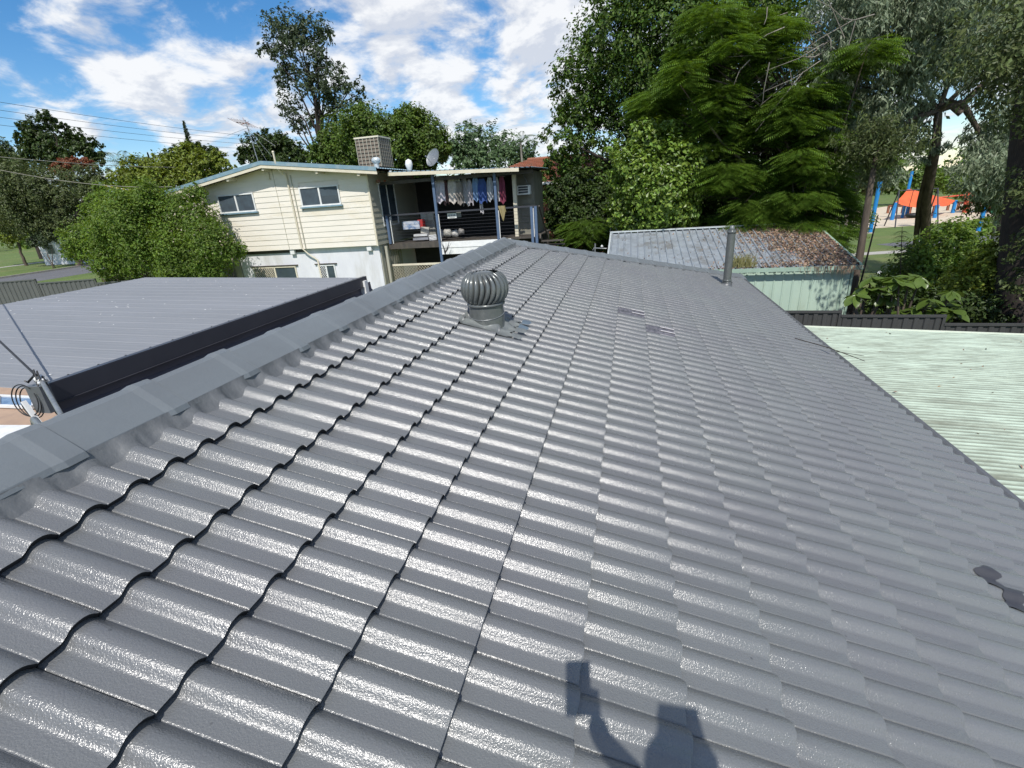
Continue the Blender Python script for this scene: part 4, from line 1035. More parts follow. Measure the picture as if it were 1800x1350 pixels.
    b = pix(784, 297, 19.6); mb = MB(); mb.tube([np.array(c)-np.array(ax)*.06, np.array(c)-np.array(ax)*.14+[0, 0, -.05], b], .018, 8); mb.build('mast', M['trim'], t)
    # tv antenna
    t = thing('tv_antenna', 'tall leaning television antenna stayed by wires above the roof peak', 'antenna'); Y = 19.5
    base = pix(455, 288, Y); top = pix(431, 211, Y); mb = MB(); mb.tube([base, top], .018, 6); mb.build('mast', M['steel'], t)
    d = (base-top)/np.linalg.norm(base-top)
    mb = MB(); boom = [pix(415, 215, Y), pix(440, 218, Y+.6)]; mb.tube(boom, .014, 5)
    for k in np.linspace(0, 1, 6):
        p = boom[0]*(1-k)+boom[1]*k; mb.tube([p+[-.05, -.38, .12], p+[.05, .38, -.12]], .008, 4)
    mb.tube([pix(424, 219, Y), pix(437, 214, Y)], .01, 4); mb.tube([pix(426, 207, Y), pix(438, 221, Y)], .01, 4); mb.build('elements', M['redtile'], t)
    for e in ((400, 238), (478, 275), (483, 256), (470, 285)):
        w = MB(); q = pix(*e, Y+.2); w.tube([top+d*.3, q], .007, 4); w.build('stay_wire', M['steel'], t)
    t = thing('service_pole', 'short white service pole above the gable peak with bent foot', 'pole'); mb = MB()
    mb.tube([pix(480, 268, 17.45), pix(484, 285, 17.45), pix(488, 297, 17.5), pix(498, 306, 17.75)], .035, 8); mb.build('pipe', M['creamtrim'], t)
    mb = MB(); mb.lathe(pix(480, 268, 17.45), [(.035, -.02), (.05, 0), (.04, .05), (.001, .06)], 8); mb.build('cap', M['creamtrim'], t)
roof_gear()
def wires():
    G_ = 'overhead power lines crossing behind the houses'
    labs = ['top overhead power line of the four, crossing the sky at the left', 'second overhead power line from the top at the left', 'third overhead power line from the top at the left', 'lowest of the four overhead power lines, just above the dark tree']
    for k, (ya, yb) in enumerate(((160, 247), (176, 251), (190, 256), (205, 262))):
        a = pix(-120, ya, 22); b = pix(640, yb, 75); mb = MB(); pts = []
        for s in np.linspace(-.25, 1.1, 24):
            p = a*(1-s)+b*s; p = p + np.array([0, 0, -.9*4*s*(1-s)*.9]); pts.append(p)
        mb.tube(pts, .012, 5); o = mb.build('power_line', M['blackwire']); tag(o, labs[k], 'power line', G_)
    for k, (a, b, lab) in enumerate(((pix(-60, 270, 12), pix(400, 290, 30), 'pale cable crossing in front of the red flowering tree'),
                                     (pix(-60, 286, 12), pix(302, 328, 17.6), 'pale service cable running to the blue gutter end'))):
        mb = MB(); mb.tube([a*(1-s)+b*s+np.array([0, 0, -.25*4*s*(1-s)]) for s in np.linspace(0, 1, 14)], .012, 5)
        o = mb.build('service_cable', M['kerb']); tag(o, lab, 'cable')
    t = thing('tiger_tail_cable', 'yellow and white banded cable cover ending at the blue gutter', 'cable'); a = pix(184, 326, 17.3); b = pix(297, 337, 17.5)
    for i in range(22):
        s0, s1 = i/22, (i+1)/22; sg = lambda s: a*(1-s)+b*s+np.array([0, 0, -.10*4*s*(1-s)]); mb = MB(); mb.tube([sg(s0), sg(s1)], .022, 6); mb.build('band', M['trim'] if i % 2 else M['mustard_y'], t)
M['mustard_y'] = material('band_yellow', (.55,.42,.05))
wires()

# ------------------------------------------------------------------ shed, carport, fences
def shed():
    t = thing('garden_shed', 'pale green metal shed with weathered zinc roof half buried in dry leaves', 'shed')
    y0, y1 = 16.55, 21.05; x0, x1 = .95, 8.55; s = .2; ze = -1.80
    zf = lambda y: ze + s*(y-y0)
    nsh = 10; w = (x1-x0)/nsh
    for k in range(nsh):
        mb = MB(); pr = []
        for r in range(3):
            b = x0+k*w+r*w/3; pr += [(b, 0), (b+.018, .050), (b+.050, .050), (b+.070, 0), (b+w/6+.03, .0)]
        pr.append((x0+(k+1)*w+.01, .001)); n = len(pr); vs = []
        for y in (y0-.06, (y0+y1)/2, y1): vs += [(x, y, zf(y)+h) for x, h in pr]
        vs += [(x, y0-.061, zf(y0)+h-.02) for x, h in pr]
        mb.add(vs, [(j*n+i, j*n+i+1, (j+1)*n+i+1, (j+1)*n+i) for j in range(2) for i in range(n-1)]+[(i, 3*n+i, 3*n+i+1, i+1) for i in range(n-1)])
        mb.build('roof_sheet', M['shedroof'], t)
    mb = MB(); mb.box((x0-.05, y1-.16, zf(y1)+.03), (x1+.02, y1+.10, zf(y1)+.075)); mb.build('ridge_flashing', M['zincflash'], t)
    for x in (x0-.07, x1):
        mb = MB(); vs = [(x, y, zf(y)+dz) for y in (y0-.1, y1+.1) for dz in (-.14, .05)]+[(x+.07, y, zf(y)+dz) for y in (y0-.1, y1+.1) for dz in (-.14, .05)]
        mb.add(vs, [(0, 1, 3, 2), (4, 6, 7, 5), (1, 5, 7, 3), (0, 4, 5, 1)]); mb.build('barge_flashing', M['zincflash'] if x < 2 else M['greentrim'], t)
    mb = MB(); mb.box((x0, y0-.19, ze-.13), (x1+.08, y0-.18, ze+.0)); mb.box((x0, y0-.18, ze-.13), (x1+.08, y0-.03, ze-.12)); mb.box((x1+.07, y0-.18, ze-.13), (x1+.08, y0-.02, ze-.0)); mb.build('gutter', M['greentrim'], t)
    yw = y0+.08; nw = 9; ww = (x1-.1-x0)/nw
    for k in range(nw):
        mb = MB(); pr = []
        for r in range(3):
            b = x0+k*ww+r*ww/3; pr += [(b, 0), (b+.02, -.022), (b+.05, -.022), (b+.07, 0)]
        pr.append((x0+(k+1)*ww, 0)); n = len(pr); vs = [(x, yw+h, z) for z in (GZ, ze-.02) for x, h in pr]
        mb.add(vs, [(i, i+1, n+i+1, n+i) for i in range(n-1)]); mb.build('wall_sheet', M['shedwall'], t)
    mb = MB(); mb.box((x1-.36, yw-.03, GZ), (x1-.30, yw-.024, ze-.13)); mb.box((x1-.12, yw-.035, GZ), (x1-.06, yw+.03, ze-.02)); mb.build('corner_flashing', M['greentrim'], t)
    mb = MB(); mb.box((x1-.13, yw, GZ), (x1-.1, y1, ze-.0)); mb.add([(x1-.1, yw, ze), (x1-.1, y1, ze), (x1-.1, y1, zf(y1)-.02), (x1-.1, yw, ze)], [(0, 1, 2, 3)]); mb.box((x0, yw+.05, GZ), (x0+.03, y1, ze)); mb.box((x0, y1-.03, GZ), (x1-.1, y1, zf(y1)-.1)); mb.build('side_wall', M['shedwall'], t)
    # fallen leaves lying deep on the right part of the roof
    n = 15000; xx = x0 + (x1-x0)*np.sqrt(rng.random(n)); yy = rng.uniform(y0-.1, y1, n)
    dens = 1/(1+np.exp(-(xx-(7.0-.22*(yy-y0)+.25*np.sin(yy*3)))/.2)) + .12*np.exp(-((xx-5.9)/.75)**2) + .55*np.exp(-((yy-y0)/.35)**2)*(xx > 4.3) + .02 + .25*((yy-y0) > 2.4)*(xx > 5.6)
    keep = rng.random(n) < dens; xx = xx[keep]; yy = yy[keep]; k = len(xx)
    pile = np.where(xx > 6.3, .07, .03); zz = ze + s*(yy-y0) + .01 + rng.random(k)*pile
    V, Fq = leaves_quads(np.stack([xx, yy, zz], 1), .085, .5, 0, .75)
    o = bulk('leaf_litter', V, Fq, M['litter']); tag(o, 'brown dry leaves heaped on the right part of the shed roof', 'fallen leaves', kind='stuff')
    # tuft of grass growing in the gutter
    g = thing('gutter_weed', 'dry weedy grass tuft growing from the shed gutter behind the flue', 'weed'); mb = MB()
    for _ in range(260):
        bx_ = random.gauss(5.25, .18); p = np.array([bx_, y0-.1+random.uniform(0, .4), ze+.02]); tp = p+np.array([random.gauss(0, .16), random.gauss(0, .08), random.uniform(.1, .48)])
        mid_ = (p+tp)/2+[0, 0, .05]; q = np.array([.008, 0, 0]); mb.add([p-q, p+q, mid_+q*.8, tp, mid_-q*.8], [(0, 1, 2, 4), (4, 2, 3)])
    mb.build('blades', M['lf_weed'], g)
    g = MB()
    for _ in range(120):
        p = np.array([random.choice([random.gauss(7.9, .35), random.gauss(8.3, .2), random.uniform(6.8, 8.5)]), y0-.2, ze+.0]); tp = p+np.array([random.gauss(0, .06), -.02, -random.uniform(.08, .35)]); q = np.array([.006, 0, 0]); g.add([p-q, p+q, tp], [(0, 1, 2)])
    o = g.build('hanging_needles', M['litter']); tag(o, 'dry needles hanging over the right end of the shed gutter', 'fallen leaves', kind='stuff')
M['lf_weed'] = leafmat('weed_straw', (.26,.25,.10), trans=.2)
shed()
def trailer():
    t = thing('yard_trailer', 'small bent tube trailer frame standing behind the shed roof', 'trailer'); mb = MB()
    mb.tube([pix(1072, 408, 22), pix(1074, 400, 22), pix(1080, 398, 22), pix(1086, 406, 22)], .02, 6); mb.build('hoop', M['steel'], t); mb = MB(); mb.tube([pix(1042, 440, 19), pix(1044, 436, 19), pix(1066, 437, 19)], .025, 6); mb.tube([pix(1046, 428, 19), pix(1046, 446, 19)], .03, 6)
    mb.build('tube', M['steel'], t); mb = MB(); mb.lathe(pix(1058, 433, 19), [(.001, -.05), (.06, 0), (.001, .06)], 10); mb.build('lamp', M['trim'], t)
trailer()
def carport():
    t = thing('green_carport', 'weathered pale green corrugated carport roof below the right eave', 'carport')
    s = -.048; zf = lambda x: -1.64 + s*(x-4.5); x0, x1 = 4.42, 12.6; y1 = 8.72; p = .0762; wsh = p*10
    k = 0; y = y1
    while y > -4:
        mb = MB(); n = 61; yy = np.linspace(y-wsh-.02, y, n); vs = []
        for x in (x0, 6.5, 8.8, 10.6, x1):
            for a in yy: vs.append((x, a, zf(x) + .0115*math.cos((a-y)*2*math.pi/p) + .0012*(k % 2)))
        mb.add(vs, [(j*n+i, (j+1)*n+i, (j+1)*n+i+1, j*n+i+1) for j in range(4) for i in range(n-1)], True)
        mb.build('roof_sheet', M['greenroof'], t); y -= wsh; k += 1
    mb = MB(); vs = []
    mb.bar((x0, y1+.03, zf(x0)+.0), (x1, y1+.03, zf(x1)+.0), .07, .035); mb.build('edge_flashing', M['zincgreen'], t)
    for x in (5.0, 8.5, 12.3):
        for y in (8.4, 4.0, -1.0):
            mb = MB(); mb.box((x-.04, y-.04, GZ), (x+.04, y+.04, zf(x)-.03)); mb.build('post', M['greentrim'], t)
    mb = MB()
    for x in (5.0, 8.5, 12.3): mb.bar((x, -4, zf(x)-.06), (x, 8.6, zf(x)-.06), .05, .08)
    mb.build('purlin', M['greentrim'], t)
    n = 900; xx = rng.uniform(x0, x1, n); yy = rng.uniform(0, y1, n); keep = rng.random(n) < (.15+.85*(xx > 7.5)*(yy > 5)); xx, yy = xx[keep], yy[keep]
    V, Fq = leaves_quads(np.stack([xx, yy, -1.64+s*(xx-4.5)+.012+rng.random(len(xx))*.01], 1), .045, .45, 0, .85)
    o = bulk('scattered_leaves', V, Fq, M['litter']); tag(o, 'small dry leaves scattered over the green carport roof', 'fallen leaves', kind='stuff')
    o = thing('twig', 'thin dark twig lying across the eave beside the green carport', 'twig'); mb = MB(); a = uvw(4.0, 6.3, .08); b = uvw(4.78, 6.02, .10)
    mb.tube([a, (a+b)/2+[0, 0, .02], b], [.006, .006, .004], 5); mb.tube([(a*.4+b*.6), b+[.03, .12, .03]], [.005, .003], 5); mb.build('stick', M['barkdark'], o)
def carport_mat():  # valley shade and grime painted into the colour along the corrugation
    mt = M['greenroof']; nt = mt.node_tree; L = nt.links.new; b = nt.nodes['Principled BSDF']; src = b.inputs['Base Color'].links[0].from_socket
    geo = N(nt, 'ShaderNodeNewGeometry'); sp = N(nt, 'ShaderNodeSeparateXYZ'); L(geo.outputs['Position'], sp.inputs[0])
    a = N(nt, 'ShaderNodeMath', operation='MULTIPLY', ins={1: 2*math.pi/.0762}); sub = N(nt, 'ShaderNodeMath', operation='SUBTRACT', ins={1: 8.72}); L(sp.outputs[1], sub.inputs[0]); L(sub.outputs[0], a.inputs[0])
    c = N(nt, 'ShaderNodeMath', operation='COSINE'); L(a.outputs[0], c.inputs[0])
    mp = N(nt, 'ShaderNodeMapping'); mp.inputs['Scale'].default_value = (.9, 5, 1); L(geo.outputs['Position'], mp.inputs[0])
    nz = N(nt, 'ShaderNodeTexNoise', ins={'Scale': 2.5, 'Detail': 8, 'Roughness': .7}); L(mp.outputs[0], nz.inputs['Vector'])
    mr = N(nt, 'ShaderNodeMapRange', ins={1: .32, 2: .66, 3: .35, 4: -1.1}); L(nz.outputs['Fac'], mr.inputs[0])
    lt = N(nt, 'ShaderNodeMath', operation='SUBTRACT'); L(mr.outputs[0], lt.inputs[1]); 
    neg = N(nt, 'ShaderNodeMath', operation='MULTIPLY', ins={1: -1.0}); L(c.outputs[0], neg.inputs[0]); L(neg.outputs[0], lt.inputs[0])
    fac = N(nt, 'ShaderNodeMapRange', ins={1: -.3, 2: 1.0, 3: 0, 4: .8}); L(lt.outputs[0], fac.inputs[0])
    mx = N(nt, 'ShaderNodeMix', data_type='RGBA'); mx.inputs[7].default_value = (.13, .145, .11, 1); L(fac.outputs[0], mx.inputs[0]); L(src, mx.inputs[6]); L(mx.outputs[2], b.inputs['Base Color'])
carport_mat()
M['zincgreen'] = material('pale_edge', (.70,.74,.60), (.6,.66,.52), 5)
carport()
def fence(pts, mat, lab, post=.06, depth=1.8, rib=.19):
    """pts: list of (x0,y0,x1,y1,ztop) panels"""
    t = thing('metal_fence', lab, 'fence')
    for x0, y0, x1, y1, zt in pts:
        d = np.array([x1-x0, y1-y0]); L_ = np.linalg.norm(d); d /= L_; nn = np.array([d[1], -d[0]])
        if nn @ (CAM[:2]-np.array([x0, y0])) < 0: nn = -nn
        n = int(L_/rib); mb = MB(); pr = []
        for k in range(n):
            a = k*L_/n; pr += [(a, 0), (a+.03, 0), (a+.05, .026), (a+.13, .026), (a+.15, 0)]
        pr.append((L_, 0)); vs = []
        for z in (zt-depth, zt-.03):
            for a, h in pr: vs.append((x0+d[0]*a+nn[0]*h, y0+d[1]*a+nn[1]*h, z))
        m_ = len(pr); mb.add(vs, [(i, i+1, m_+i+1, m_+i) for i in range(m_-1)]); mb.build('fence_panel', M[mat], t)
        c = lambda a, off, z: (x0+d[0]*a+nn[0]*off, y0+d[1]*a+nn[1]*off, z)
        mb = MB(); mb.bar(c(0, .01, zt-.02), c(L_, .01, zt-.02), .07, .05); mb.build('top_rail', M[mat], t)
        for a in (0, L_):
            mb = MB(); mb.box((c(a, 0, 0)[0]-post/2, c(a, 0, 0)[1]-post/2, zt-depth-.3), (c(a, 0, 0)[0]+post/2, c(a, 0, 0)[1]+post/2, zt+.012)); mb.build('post', M[mat], t)
    return t
FR = []
zt = [-2.10, -2.10, -2.22, -2.42, -2.55]
ex = [(1300, 545), (1395, 548), (1478, 549), (1661, 553), (1815, 566)]
pa = pixz(1395, 548, -2.15); pb = pixz(1661, 553, -2.22); dd_ = (pb-pa)[:2]/np.linalg.norm((pb-pa)[:2])
q0 = pa[:2]; 
s1 = 1.0; p1 = pixz(1479, 549, -2.15)[:2]; s1 = float((p1-q0)@dd_); s2 = float((pb[:2]-q0)@dd_)
q = lambda s: q0+dd_*s
fence([(*q(s1-2.37), *q(s1), -2.13), (*q(s1+.02), *q(s2), -2.23), (*q(s2+.02), *q(s2+2.4), -2.42), (*q(s2+2.42), *q(s2+4.8), -2.55)], 'fence', 'dark grey stepped metal fence between the shed and the green carport')
la = pixz(2, 496, -1.2); lb = pixz(60, 490.5, -1.2); ld = (lb-la)[:2]/np.linalg.norm((lb-la)[:2]); 
l1 = pixz(66, 503, -1.36); l2 = pixz(166, 493, -1.36)
ld = np.array([.955, .296]); L0 = pixz(61, 490.5, -1.2)[:2]
qq = lambda s: L0+ld*s
def end_s(xp, z):
    best = min(np.linspace(-3, 8, 2000), key=lambda s: abs((lambda c: 900+F*c[0]/c[2])(RW @ (np.array([*qq(s), z])-CAM))-xp)); return best
e1 = end_s(166, -1.36); e2 = end_s(66, -1.36)
fence([(*qq(-5.0), *qq(-2.55), -1.02), (*qq(-2.5), *qq(0), -1.2), (*qq(e2), *qq(e1), -1.38), (*qq(e1+.05), *qq(e1+2.4), -1.56), (*qq(e1+2.45), *qq(e1+4.9), -1.74), (*qq(e1+4.95), *qq(e1+7.4), -1.90)], 'fence2', 'mid grey stepped metal fence beyond the patio roof at the left', depth=2.2)

# ------------------------------------------------------------------ red tiled house behind
def red_house():
    t = thing('red_roof_house', 'house with terracotta tile roof, partly hidden behind the deck and dark tree', 'house'); Y0, Y1 = 30.0, 38.0
    x0, x1 = -9.0, 3.0; ze = 1.45; zr_ = 2.95; xm = (x0+x1)/2; ym = (Y0+Y1)/2
    mb = MB(); mb.box((x0+.6, Y0+.6, GZ), (x1-.6, Y1-.6, ze)); mb.build('brick_wall', M['redtile'], t)
    def face(a, b, c, d, rows=16):
        a, b, c, d = [np.array(v, float) for v in (a, b, c, d)]
        nn_ = np.cross(b-a, d-a); nn_ /= np.linalg.norm(nn_)
        if nn_[2] < 0: nn_ = -nn_
        mb = MB(); L_ = np.linalg.norm(b-a); K = max(4, int(L_/.30)); 
        for r in range(rows):
            t0, t1 = r/rows, (r+1)/rows; vs = []
            for tt, lift in ((t0, .05), (t1, .0)):
                p = a*(1-tt)+d*tt; q_ = b*(1-tt)+c*tt
                for k in range(K*2+1):
                    s_ = k/(K*2); vs.append(p*(1-s_)+q_*s_+nn_*(lift+.035*(k % 2)))
            p = a*(1-t0)+d*t0; q_ = b*(1-t0)+c*t0
            for k in range(K*2+1): s_ = k/(K*2); vs.append(p*(1-s_)+q_*s_)
            n = K*2+1; mb.add(vs, [(i, i+1, n+i+1, n+i) for i in range(n-1)]+[(2*n+i, 2*n+i+1, i+1, i) for i in range(n-1)])
        o = mb.build('roof_tiles', M['redtile'], t); o['kind'] = 'stuff'
    h = (Y1-Y0)/2
    face((x0, Y0, ze), (x1, Y0, ze), (x1-h, ym, zr_), (x0+h, ym, zr_)); face((x1, Y1, ze), (x0, Y1, ze), (x0+h, ym, zr_), (x1-h, ym, zr_))
    face((x1, Y0, ze), (x1, Y1, ze), (x1-h, ym, zr_), (x1-h, ym, zr_)); face((x0, Y1, ze), (x0, Y0, ze), (x0+h, ym, zr_), (x0+h, ym, zr_))
    mb = MB(); mb.tube([(x0+h, ym, zr_+.04), (x1-h, ym, zr_+.04)], .10, 8); mb.build('ridge', M['redtile'], t)
    mb = MB(); mb.box((x0, Y0-.02, ze-.12), (x1, Y0+.0, ze+.02)); mb.build('gutter', M['trim'], t)
red_house()
def far_buildings():
    def gh(name, x, y, w, d, z0, h, rh, cw, cr, lab):
        t = thing(name, lab, 'house'); mb = MB(); mb.box((x, y, z0), (x+w, y+d, z0+h)); mb.build('wall', cw, t)
        mb = MB(); ym = y+d/2; e = .4; zt_ = z0+h
        mb.add([(x-e, y-e, zt_), (x+w+e, y-e, zt_), (x+w+e, y+d+e, zt_), (x-e, y+d+e, zt_), (x-e, ym, zt_+rh), (x+w+e, ym, zt_+rh)], [(0, 1, 5, 4), (2, 3, 4, 5), (0, 4, 3), (1, 2, 5), (0, 3, 2, 1)]); mb.build('roof', cr, t)
        for k in range(3):
            xx = x+w*(.15+.28*k); wd = thing('window', None, None); wd.parent = t
            mb = MB(); mb.box((xx-.06, y-.05, z0+h*.42), (xx+w*.14+.06, y, z0+h*.82)); mb.build('frame', M['trim'], wd)
            mb = MB(); mb.box((xx, y-.06, z0+h*.45), (xx+w*.14, y-.051, z0+h*.79)); mb.build('pane', M['glass'], wd)
    gh('far_house', 62, 92, 22, 10, GZ, 4, 2.5, M['white'], M['zincflash'], 'white house with pale roof glimpsed beyond the orange shade sail')
    gh('far_house', 88, 96, 20, 10, GZ, 4, 2.5, M['cream'], M['zincflash'], 'cream house glimpsed far behind the red play frame')
    p = pixz(110, 395, -2.5)
    a = pix(75, 400, 36)
    gh('street_house', a[0]-1.5, 36, 6.5, 6, -2.6, 2.5, .7, M['white'], M['concrete'], 'white low house front glimpsed under the grey green street tree')
far_buildings()
# ------------------------------------------------------------------ playground
def playground():
    # orange shade sail on posts
    t = thing('orange_shade_sail', 'orange pointed shade canopy on bright blue posts over the sand', 'shade sail'); Y = 58.0
    P_ = lambda x, y, Yy=Y: pix(x, y, Yy)
    apex = P_(1597, 331, Y+2); c = [P_(1574, 356, Y), P_(1648, 360, Y), P_(1680, 352, Y+5), P_(1600, 349, Y+5)]
    mb = MB(); vs = []; K = 6
    for k in range(4):
        a, b = c[k], c[(k+1) % 4]; v0 = len(mb.v); pts = []
        for i in range(K+1):
            for j in range(K+1-i):
                u, w = i/K, j/K; p = apex*(1-u-w)+a*u+b*w; sag = -.35*4*u*w-.25*(u+w)*(1-u-w); pts.append(p+[0, 0, sag])
        idx = {}; q = 0
        for i in range(K+1):
            for j in range(K+1-i): idx[(i, j)] = q; q += 1
        fs = []
        for i in range(K):
            for j in range(K-i):
                fs.append((idx[(i, j)], idx[(i+1, j)], idx[(i, j+1)]))
                if i+j < K-1: fs.append((idx[(i+1, j)], idx[(i+1, j+1)], idx[(i, j+1)]))
        mb.add(pts, fs, True)
    mb.build('canopy', M['orange'], t)
    for k in range(4):
        q = c[k]; mb = MB(); mb.tube([(q[0], q[1], GZ), q], .18, 8); mb.build('post', M['playblue'], t)
    mb = MB(); mb.tube([(apex[0], apex[1], GZ), apex+[0, 0, 1.6]], .14, 8); mb.build('mast', M['playblue'], t)
    for k, (x, ytop, ybase, lab) in enumerate(((1532, 345, 410, 'bright blue post nearest the shed, standing in the park lawn'), (1722, 352, 408, 'bright blue post right of the twin trunk tree'))):
        b = pixz(x-3, ybase, GZ); tp = pix(x+5, ytop-25, b[1]); o = thing('blue_post', lab, 'post', 'blue posts at the edge of the playground')
        mb = MB(); mb.tube([b, (b[0], b[1], tp[2])], .15, 10); mb.build('shaft', M['playblue'], o); mb = MB(); mb.lathe((b[0], b[1], GZ), [(.3, 0), (.3, .06), (.2, .08)], 10); mb.build('base', M['kerb'], o)
    o = thing('green_tower', 'dark green roofed play tower at the right of the playground', 'play tower'); b = pixz(1742, 375, GZ)
    for dx in (0, 2.4):
        for dy in (0, 2.4): mb = MB(); mb.box((b[0]+dx-.1, b[1]+dy-.1, GZ), (b[0]+dx+.1, b[1]+dy+.1, GZ+3)); mb.build('post', M['playgreen'], o)
    mb = MB(); x, y = b[0], b[1]; mb.add([(x-.5, y-.5, GZ+3), (x+2.9, y-.5, GZ+3), (x+2.9, y+2.9, GZ+3), (x-.5, y+2.9, GZ+3), (x+1.2, y+1.2, GZ+4.4)], [(0, 1, 4), (1, 2, 4), (2, 3, 4), (3, 0, 4), (3, 2, 1, 0)]); mb.build('roof', M['playgreen'], o)
    mb = MB(); mb.box((x, y, GZ+1.3), (x+2.4, y+2.4, GZ+1.45)); mb.build('platform', M['playred'], o)
    o = thing('red_play_frame', 'red orange leaning play frame on the sand right of the sail', 'play frame'); b = pixz(1695, 374, GZ); tp = pix(1702, 338, b[1])
    mb = MB(); mb.tube([b, tp], .22, 8); mb.tube([b+[3, 1, 0], tp], .16, 8); mb.tube([b+[-4, 0, 1.6], b+[2, 0, 1.9]], .08, 6); mb.tube([b+[-4, 0, 0], b+[-4, 0, 1.6]], .12, 6); mb.build('frame', M['playred'], o)
    o = thing('swing_set', 'dark swing with black basket seat in front of the sand', 'swing'); b = pixz(1600, 397, GZ); mb = MB()
    y = b[1]; x = b[0]; H = 3.0
    for dx in (-1.6, 1.6): mb.tube([(x+dx, y-1, GZ), (x+dx*.9, y, GZ+H)], .05, 6); mb.tube([(x+dx, y+1, GZ), (x+dx*.9, y, GZ+H)], .05, 6)
    mb.tube([(x-1.5, y, GZ+H), (x+1.5, y, GZ+H)], .05, 6); mb.build('frame', M['darkmetal'], o)
    mb = MB(); mb.lathe((x, y, GZ+.9), [(.001, -.25), (.4, -.2), (.55, 0), (.5, .12), (.3, .15)], 14); mb.build('basket_seat', M['black'], o)
    mb = MB(); [mb.tube([(x+dx, y, GZ+1.0), (x+dx*.8, y, GZ+H)], .025, 4) for dx in (-.45, .45)]; mb.build('rope', M['black'], o)
    for i, (xa, ya, xb) in enumerate(((1560, 371, 1640), (1665, 366, 1780))):
        a = pixz(xa, ya+4, GZ); b = pixz(xb, ya+4, GZ); o = thing('low_timber_rail', 'dark low rail along the back of the sand, ' + ('left of' if i == 0 else 'right of')+' the twin trunks', 'rail', 'low rails by the playground')
        mb = MB(); mb.bar((a[0], a[1], GZ+.8), (b[0], b[1], GZ+.8), .2); [mb.bar((a[0]*(1-s)+b[0]*s, a[1]*(1-s)+b[1]*s, GZ), (a[0]*(1-s)+b[0]*s, a[1]*(1-s)+b[1]*s, GZ+.8), .2) for s in np.linspace(0, 1, 7)]; mb.build('rail', M['redtile'], o)
playground()

# ------------------------------------------------------------------ trees at the right
tree('shade_tree', 'huge dense dark green tree, the tallest mass behind the house and shed', 'tree', 28.5,
     [(1130,60,120),(1035,150,70),(1000,250,48),(1100,200,100),(1225,40,130),(1240,180,120),(990,330,42),(1045,330,60),(1000,395,38),(1180,300,110),(1330,120,120),(1290,-70,150),(1130,-80,110),(1035,415,45),(1110,410,55),(1060,80,50),(1210,370,80),(1300,320,90),(1020,200,40),(978,290,26),(1240,420,60),(1160,440,40)],
     150000, .19, 'lf_dark2', 'barkdark', base=np.array([5.5, 29.5, GZ]), r0=.55, clump=.17, per=34, depth=.9, shell=.7, jit=.3)
tree('citrus_like_tree', 'fresh light green round leaved tree standing in front of the huge dark one', 'tree', 21.7,
     [(1150,262,40),(1112,300,36),(1190,285,42),(1160,335,48),(1105,350,32),(1215,320,30),(1130,235,22),(1175,240,25),(1085,372,22),(1120,385,28),(1200,365,30),(1150,385,30),(1075,262,14),(1215,270,24)],
     26000, .17, 'lf_bright', 'bark', base=np.array([4.6, 23, GZ]), r0=.16, clump=.30, per=24, depth=.8, aspect=.62)
def frond_tree(name, label, Y, sprays, mat, base, trunk, r0=.25, n_fr=420, L0=.75, droop=.25):
    """feathery tree: sprays of pinnate fronds on flat drooping layers; sprays: (px,py,half width px, half height px, dY)"""
    t = thing(name, label, 'tree'); Pq = []; tips = []
    for (x, y, rx, ry, dY) in sprays:
        c = pix(x, y, Y+dY); k = mpp(c); tips.append(c)
        n = int(n_fr*(rx*ry)/(90*45)); ang = rng.uniform(0, 2*math.pi, n); rr = np.sqrt(rng.random(n))
        px_ = c[0]+rr*np.cos(ang)*rx*k; py_ = c[1]+rr*np.sin(ang)*rx*k*.8; layer = rng.integers(0, 4, n)
        pz_ = c[2]+(layer/3-.5)*2*ry*k*.85 - (rr**2)*ry*k*.45 + rng.normal(size=n)*.05
        th = ang+rng.normal(size=n)*.5
        d = np.stack([np.cos(th), np.sin(th), -rng.uniform(-.15, .22, n)-droop*rr*.6], 1); d /= np.linalg.norm(d, axis=1)[:, None]
        side = np.stack([-np.sin(th), np.cos(th), rng.normal(size=n)*.25], 1); side /= np.linalg.norm(side, axis=1)[:, None]
        up = np.cross(d, side); L_ = L0*rng.uniform(.55, 1.15, n)
        K = 9
        for j in range(K):
            s_ = (j+.5)/K; w = .34*math.sin(math.pi*(s_*.85+.12))
            o = np.stack([px_, py_, pz_], 1)+d*(L_*s_)[:, None]-np.array([0, 0, 1])*(L_*s_*s_*.18)[:, None]
            for sg in (-1, 1):
                tip = o+side*(sg*w*L_)[:, None]+d*(L_*.10)[:, None]-np.array([0, 0, 1])*(.10*L_)[:, None]
                hw = d*(L_*.030)[:, None]; mid_ = (o+tip)/2
                Pq.append(np.stack([o-hw*.3, mid_-hw, tip, mid_+hw], 1))
    V = np.concatenate(Pq).reshape(-1, 3); bulk('crown', V, np.arange(len(V)).reshape(-1, 4), M[mat], t)
    mb = MB(); branches(mb, base, trunk, tips, r0, r0*.4, wob=.03); mb.build('trunk', M['bark'], t); return t
_sp = []
for _x, _y, _k in ((1445,210,2),(1465,280,2),(1475,340,2),(1200,80,2),(1280,50,3),(1370,55,3),(1430,120,2),(1180,130,2),(1400,170,3),(1240,120,3),(1330,95,4),(1200,170,3),(1290,165,4),(1370,195,4),(1270,225,3),(1345,250,5),(1410,290,5),(1300,300,4),(1370,330,6),(1290,350,4),(1430,350,5),(1340,378,5),(1270,378,3),(1400,398,5),(1455,402,4),(1370,412,4),(1240,300,2),(1420,230,3),(1160,210,2),(1060,388,2)):
    for _ in range(_k): _sp.append((_x+random.gauss(0, 34), _y+random.gauss(0, 20)-6, random.uniform(18, 46), random.uniform(5, 18), random.uniform(-.8, 1.6)+(2.5 if _x < 1270 and _y > 150 else 0)))
